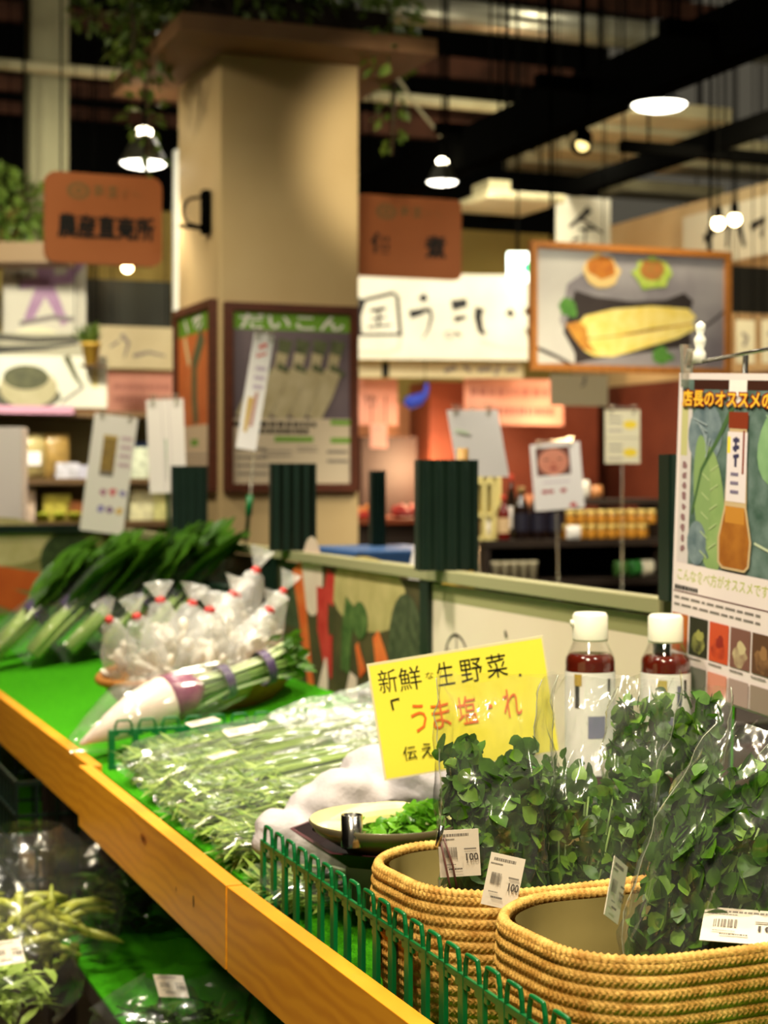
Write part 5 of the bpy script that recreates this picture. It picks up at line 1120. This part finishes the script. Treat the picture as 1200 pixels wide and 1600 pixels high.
for i, (x, y, z, tx, ty, L, r) in enumerate(gl):
    p = GC+Vector((VX, VY, 0))*x+Vector((UX, UY, 0))*y+Vector((0, 0, z-.045+x*.1)); gbag('white knotted bag in the bamboo basket, '+nm[i], p-Vector((VX, VY, 0))*.025, TH, (tx*.5, ty*.7, 0), L, r, 70+i)
# ------------------------------------------------------------------ tall leafy bundles leaning at the back left
KOM = leafmat('komatsuna_green', (30, 66, 8), (78, 122, 28), .35, 16, .25); KOMS = mat('light_green_stalk', (140, 170, 74), .4, c2=(176, 196, 110), scale=14)
def mkbundle(seed, L=.43, w=.13, nleaf=24):
    global R; keep = R; R = random.Random(seed)
    t = thing('leafy_bundle', '', 'leafy bundle', (0, 0, 0), 0, 'tall bagged bundles of dark leafy greens')
    b = MB(); sb = MB()
    for i in range(nleaf):
        y = R.uniform(-1, 1); z = R.uniform(0, 1); y0 = y*w*.22; y1 = y*w*.42; k = R.uniform(.42, .55)*L; z0 = .012+z*.035; z1 = .015+z*.045
        sb.tube([(.01, y0, z0*.8), (k*.5, y0*.95, z0), (k, y1*.9, z1)], [.008, .006, .0045], KOMS, 7)
        b.leaf((k*.85, y1*.85, z1), (1, R.uniform(-.28, .28)+y*.15, R.uniform(-.06, .16)), (R.gauss(0, .5), R.gauss(0, .6), 1), (L-k*.85)*R.uniform(.75, 1.05), R.uniform(.055, .085), KOM, R.uniform(-.1, .25), R.uniform(.2, .7), 8, .09)
    b.build('leaves', t); sb.build('stalks', t)
    b = MB(); b.grid(22, 3, lambda u, v: (L*.36+.03*v, w*.33*math.cos(2*PI*u), .034+.036*math.sin(2*PI*u)), TAPE, cu=True); b.build('purple_tape', t)
    def skin(u, v):
        a = 2*PI*u; x = -.02+v*L*.80; k = (.55+.5*v) if v < .8 else .95; n = noise.noise((x*24+seed, u*12, 1)); return (x, math.cos(a)*w*.54*k*(1+.07*n), .036+math.sin(a)*.040*(.8+.3*v)*(1+.14*n))
    MB().grid(26, 26, skin, FILMS, cu=True).build('clear_bag', t)
    R = keep; return t
kb = [mkbundle(81), mkbundle(82), mkbundle(83)]
names = ['rightmost bundle of dark leafy greens, right behind the bamboo basket', 'second bundle of dark leafy greens from the right', 'third bundle of dark leafy greens from the right', 'fourth bundle of dark leafy greens from the right', 'leftmost front bundle of dark leafy greens by the board', 'rear bundle of dark leafy greens behind the rightmost one', 'rear bundle of dark leafy greens behind the third from the right', 'rear bundle of dark leafy greens at the left picture edge']
pos = [(2.34, .44, .80, .05, 0), (2.38, .36, .80, -.04, 0), (2.42, .27, .80, .03, 0), (2.46, .18, .78, -.03, 0), (2.52, .09, .76, .02, 0), (2.62, .40, .78, .0, 0), (2.66, .25, .74, .04, 0), (2.72, .12, .70, -.03, 0)]
for i, (s, v, tl, rz, z) in enumerate(pos):
    q = kb[i] if i < 3 else dup(kb[i % 3]); q['label'] = names[i]
    q.location = ST(s, v, wz(v)+.012); q.rotation_euler = (0, -tl+.02*(i % 3), TH+rz)
t = thing('prop_crate', 'dark green crate behind the leafy bundles that holds them up', 'crate', ST(2.45, .64, wz(.60)-.005), TH)
MB().box((0, 0, .09), (.08, .6, .18), DKGRN).build('crate', t, smooth=False, bevel=.005)
# ------------------------------------------------------------------ lower shelf
LZ = .5775
t = thing('mesh_crate', 'dark green mesh crate on the shaded lower shelf', 'crate', ST(1.62, .13, LZ), TH)
b = MB(); w, d, h = .36, .5, .27
for k in range(5):
    z = .006+k*(h-.012)/4; q = .010 if k in (0, 4) else .006
    for y in (-d/2, d/2): b.box((0, y, z), (w, .006, q), DKGRN)
    for x in (-w/2, w/2): b.box((x, 0, z), (.006, d, q), DKGRN)
for i in range(10):
    x = -w/2+i*w/9
    for y in (-d/2, d/2): b.box((x, y, h/2), (.006, .0055, h), DKGRN)
for i in range(13):
    y = -d/2+i*d/12
    for x in (-w/2, w/2): b.box((x, y, h/2), (.0055, .006, h), DKGRN)
b.box((0, 0, .004), (w, d, .006), DKGRN); b.build('mesh_body', t, smooth=False)
q = MB().box((0, 0, .03), (.26, .4, .06), mat('brown_paper_pack', (96, 74, 44), .7, c2=(70, 54, 30), scale=10)).build('paper_pack', None, ST(1.62, .13, LZ+.008), (0, 0, TH), False, .01); tag(q, 'brown paper pack lying inside the mesh crate', 'packet')
BEAN = mat('yellow_green_beans', (176, 176, 70), .4, .4, c2=(130, 146, 50), scale=24)
def lowbag(label, s, v, w, d, h, m, seed, film_=FILML, kind='bean', lab=None, rz=0):
    global R; keep = R; R = random.Random(seed)
    t = thing('produce_bag', label, 'bag of vegetables', ST(s, v, LZ), TH+rz, 'bags on the lower shelf'); b = MB(); pods = []
    for i in range(70 if kind == 'bean' else 170):
        p = Vector((R.gauss(0, w*.15), R.gauss(0, d*.15), max(.012, R.gauss(h*.3, h*.12)))); dd = Vector((R.gauss(0, 1), R.gauss(0, 1), R.gauss(0, .35))).normalized()
        if kind == 'bean':
            if i < 3: q = MB().tube([(-.05, 0, 0), (-.02, .004*i, .005), (.02, .003, .006), (.05, 0, 0)], [.002, .008, .009, .002], m, 8).build('bean_pod', t); pods.append(q)
            else: q = pods[i % 3].copy(); COL.objects.link(q)
            q.location = p; q.rotation_euler = dd.to_track_quat('X', 'Z').to_euler()
        else: b.leaf(p-dd*.03, dd, (R.gauss(0, .5), R.gauss(0, .5), 1), R.uniform(.04, .08), R.uniform(.008, .02), m, .2, .2, 3, .1)
    if kind != 'bean': b.build('contents', t)
    def fn(u, vv):
        a = 2*PI*u; k = math.sin(PI*min(.97, .2+vv*.8))**.6 if vv < .6 else 1-1.5*(vv-.6); k = max(.22, k); n = noise.noise((math.cos(a)*2+seed, math.sin(a)*2, vv*4)); n2 = noise.noise((math.cos(a)*7+seed, math.sin(a)*7, vv*9))
        k *= 1+.14*n+.05*n2; return (math.cos(a)*w/2*k, math.sin(a)*d/2*k, max(.002, vv*h+.002))
    MB().grid(34, 26, fn, film_, cu=True).build('clear_bag', t)
    if lab: plabel('price_label', t, lab[0], lab[1], lab[2], lab[3])
    R = keep; return t
lowbag('bag of yellow green beans with a tall film neck on the lower shelf', 1.02, -.10, .36, .28, .25, BEAN, 91)
lowbag('bag of pale shredded greens at the lower left corner', .74, -.20, .30, .26, .20, MIZ, 92, kind='leaf', lab=((.02, -.1, .12), (-.7, 0, .2), .05, .04))
lowbag('flat bag of dark greens with a pinkish label at the bottom edge', .50, .05, .26, .2, .12, CRESS, 93, kind='leaf', lab=((-.02, -.05, .10), (-.9, .2, .2), .05, .04))
lowbag('dark bag of greens in the shade behind the bean bag', 1.20, .12, .26, .22, .22, CRESS, 94, kind='leaf')
bpy.context.view_layer.update()
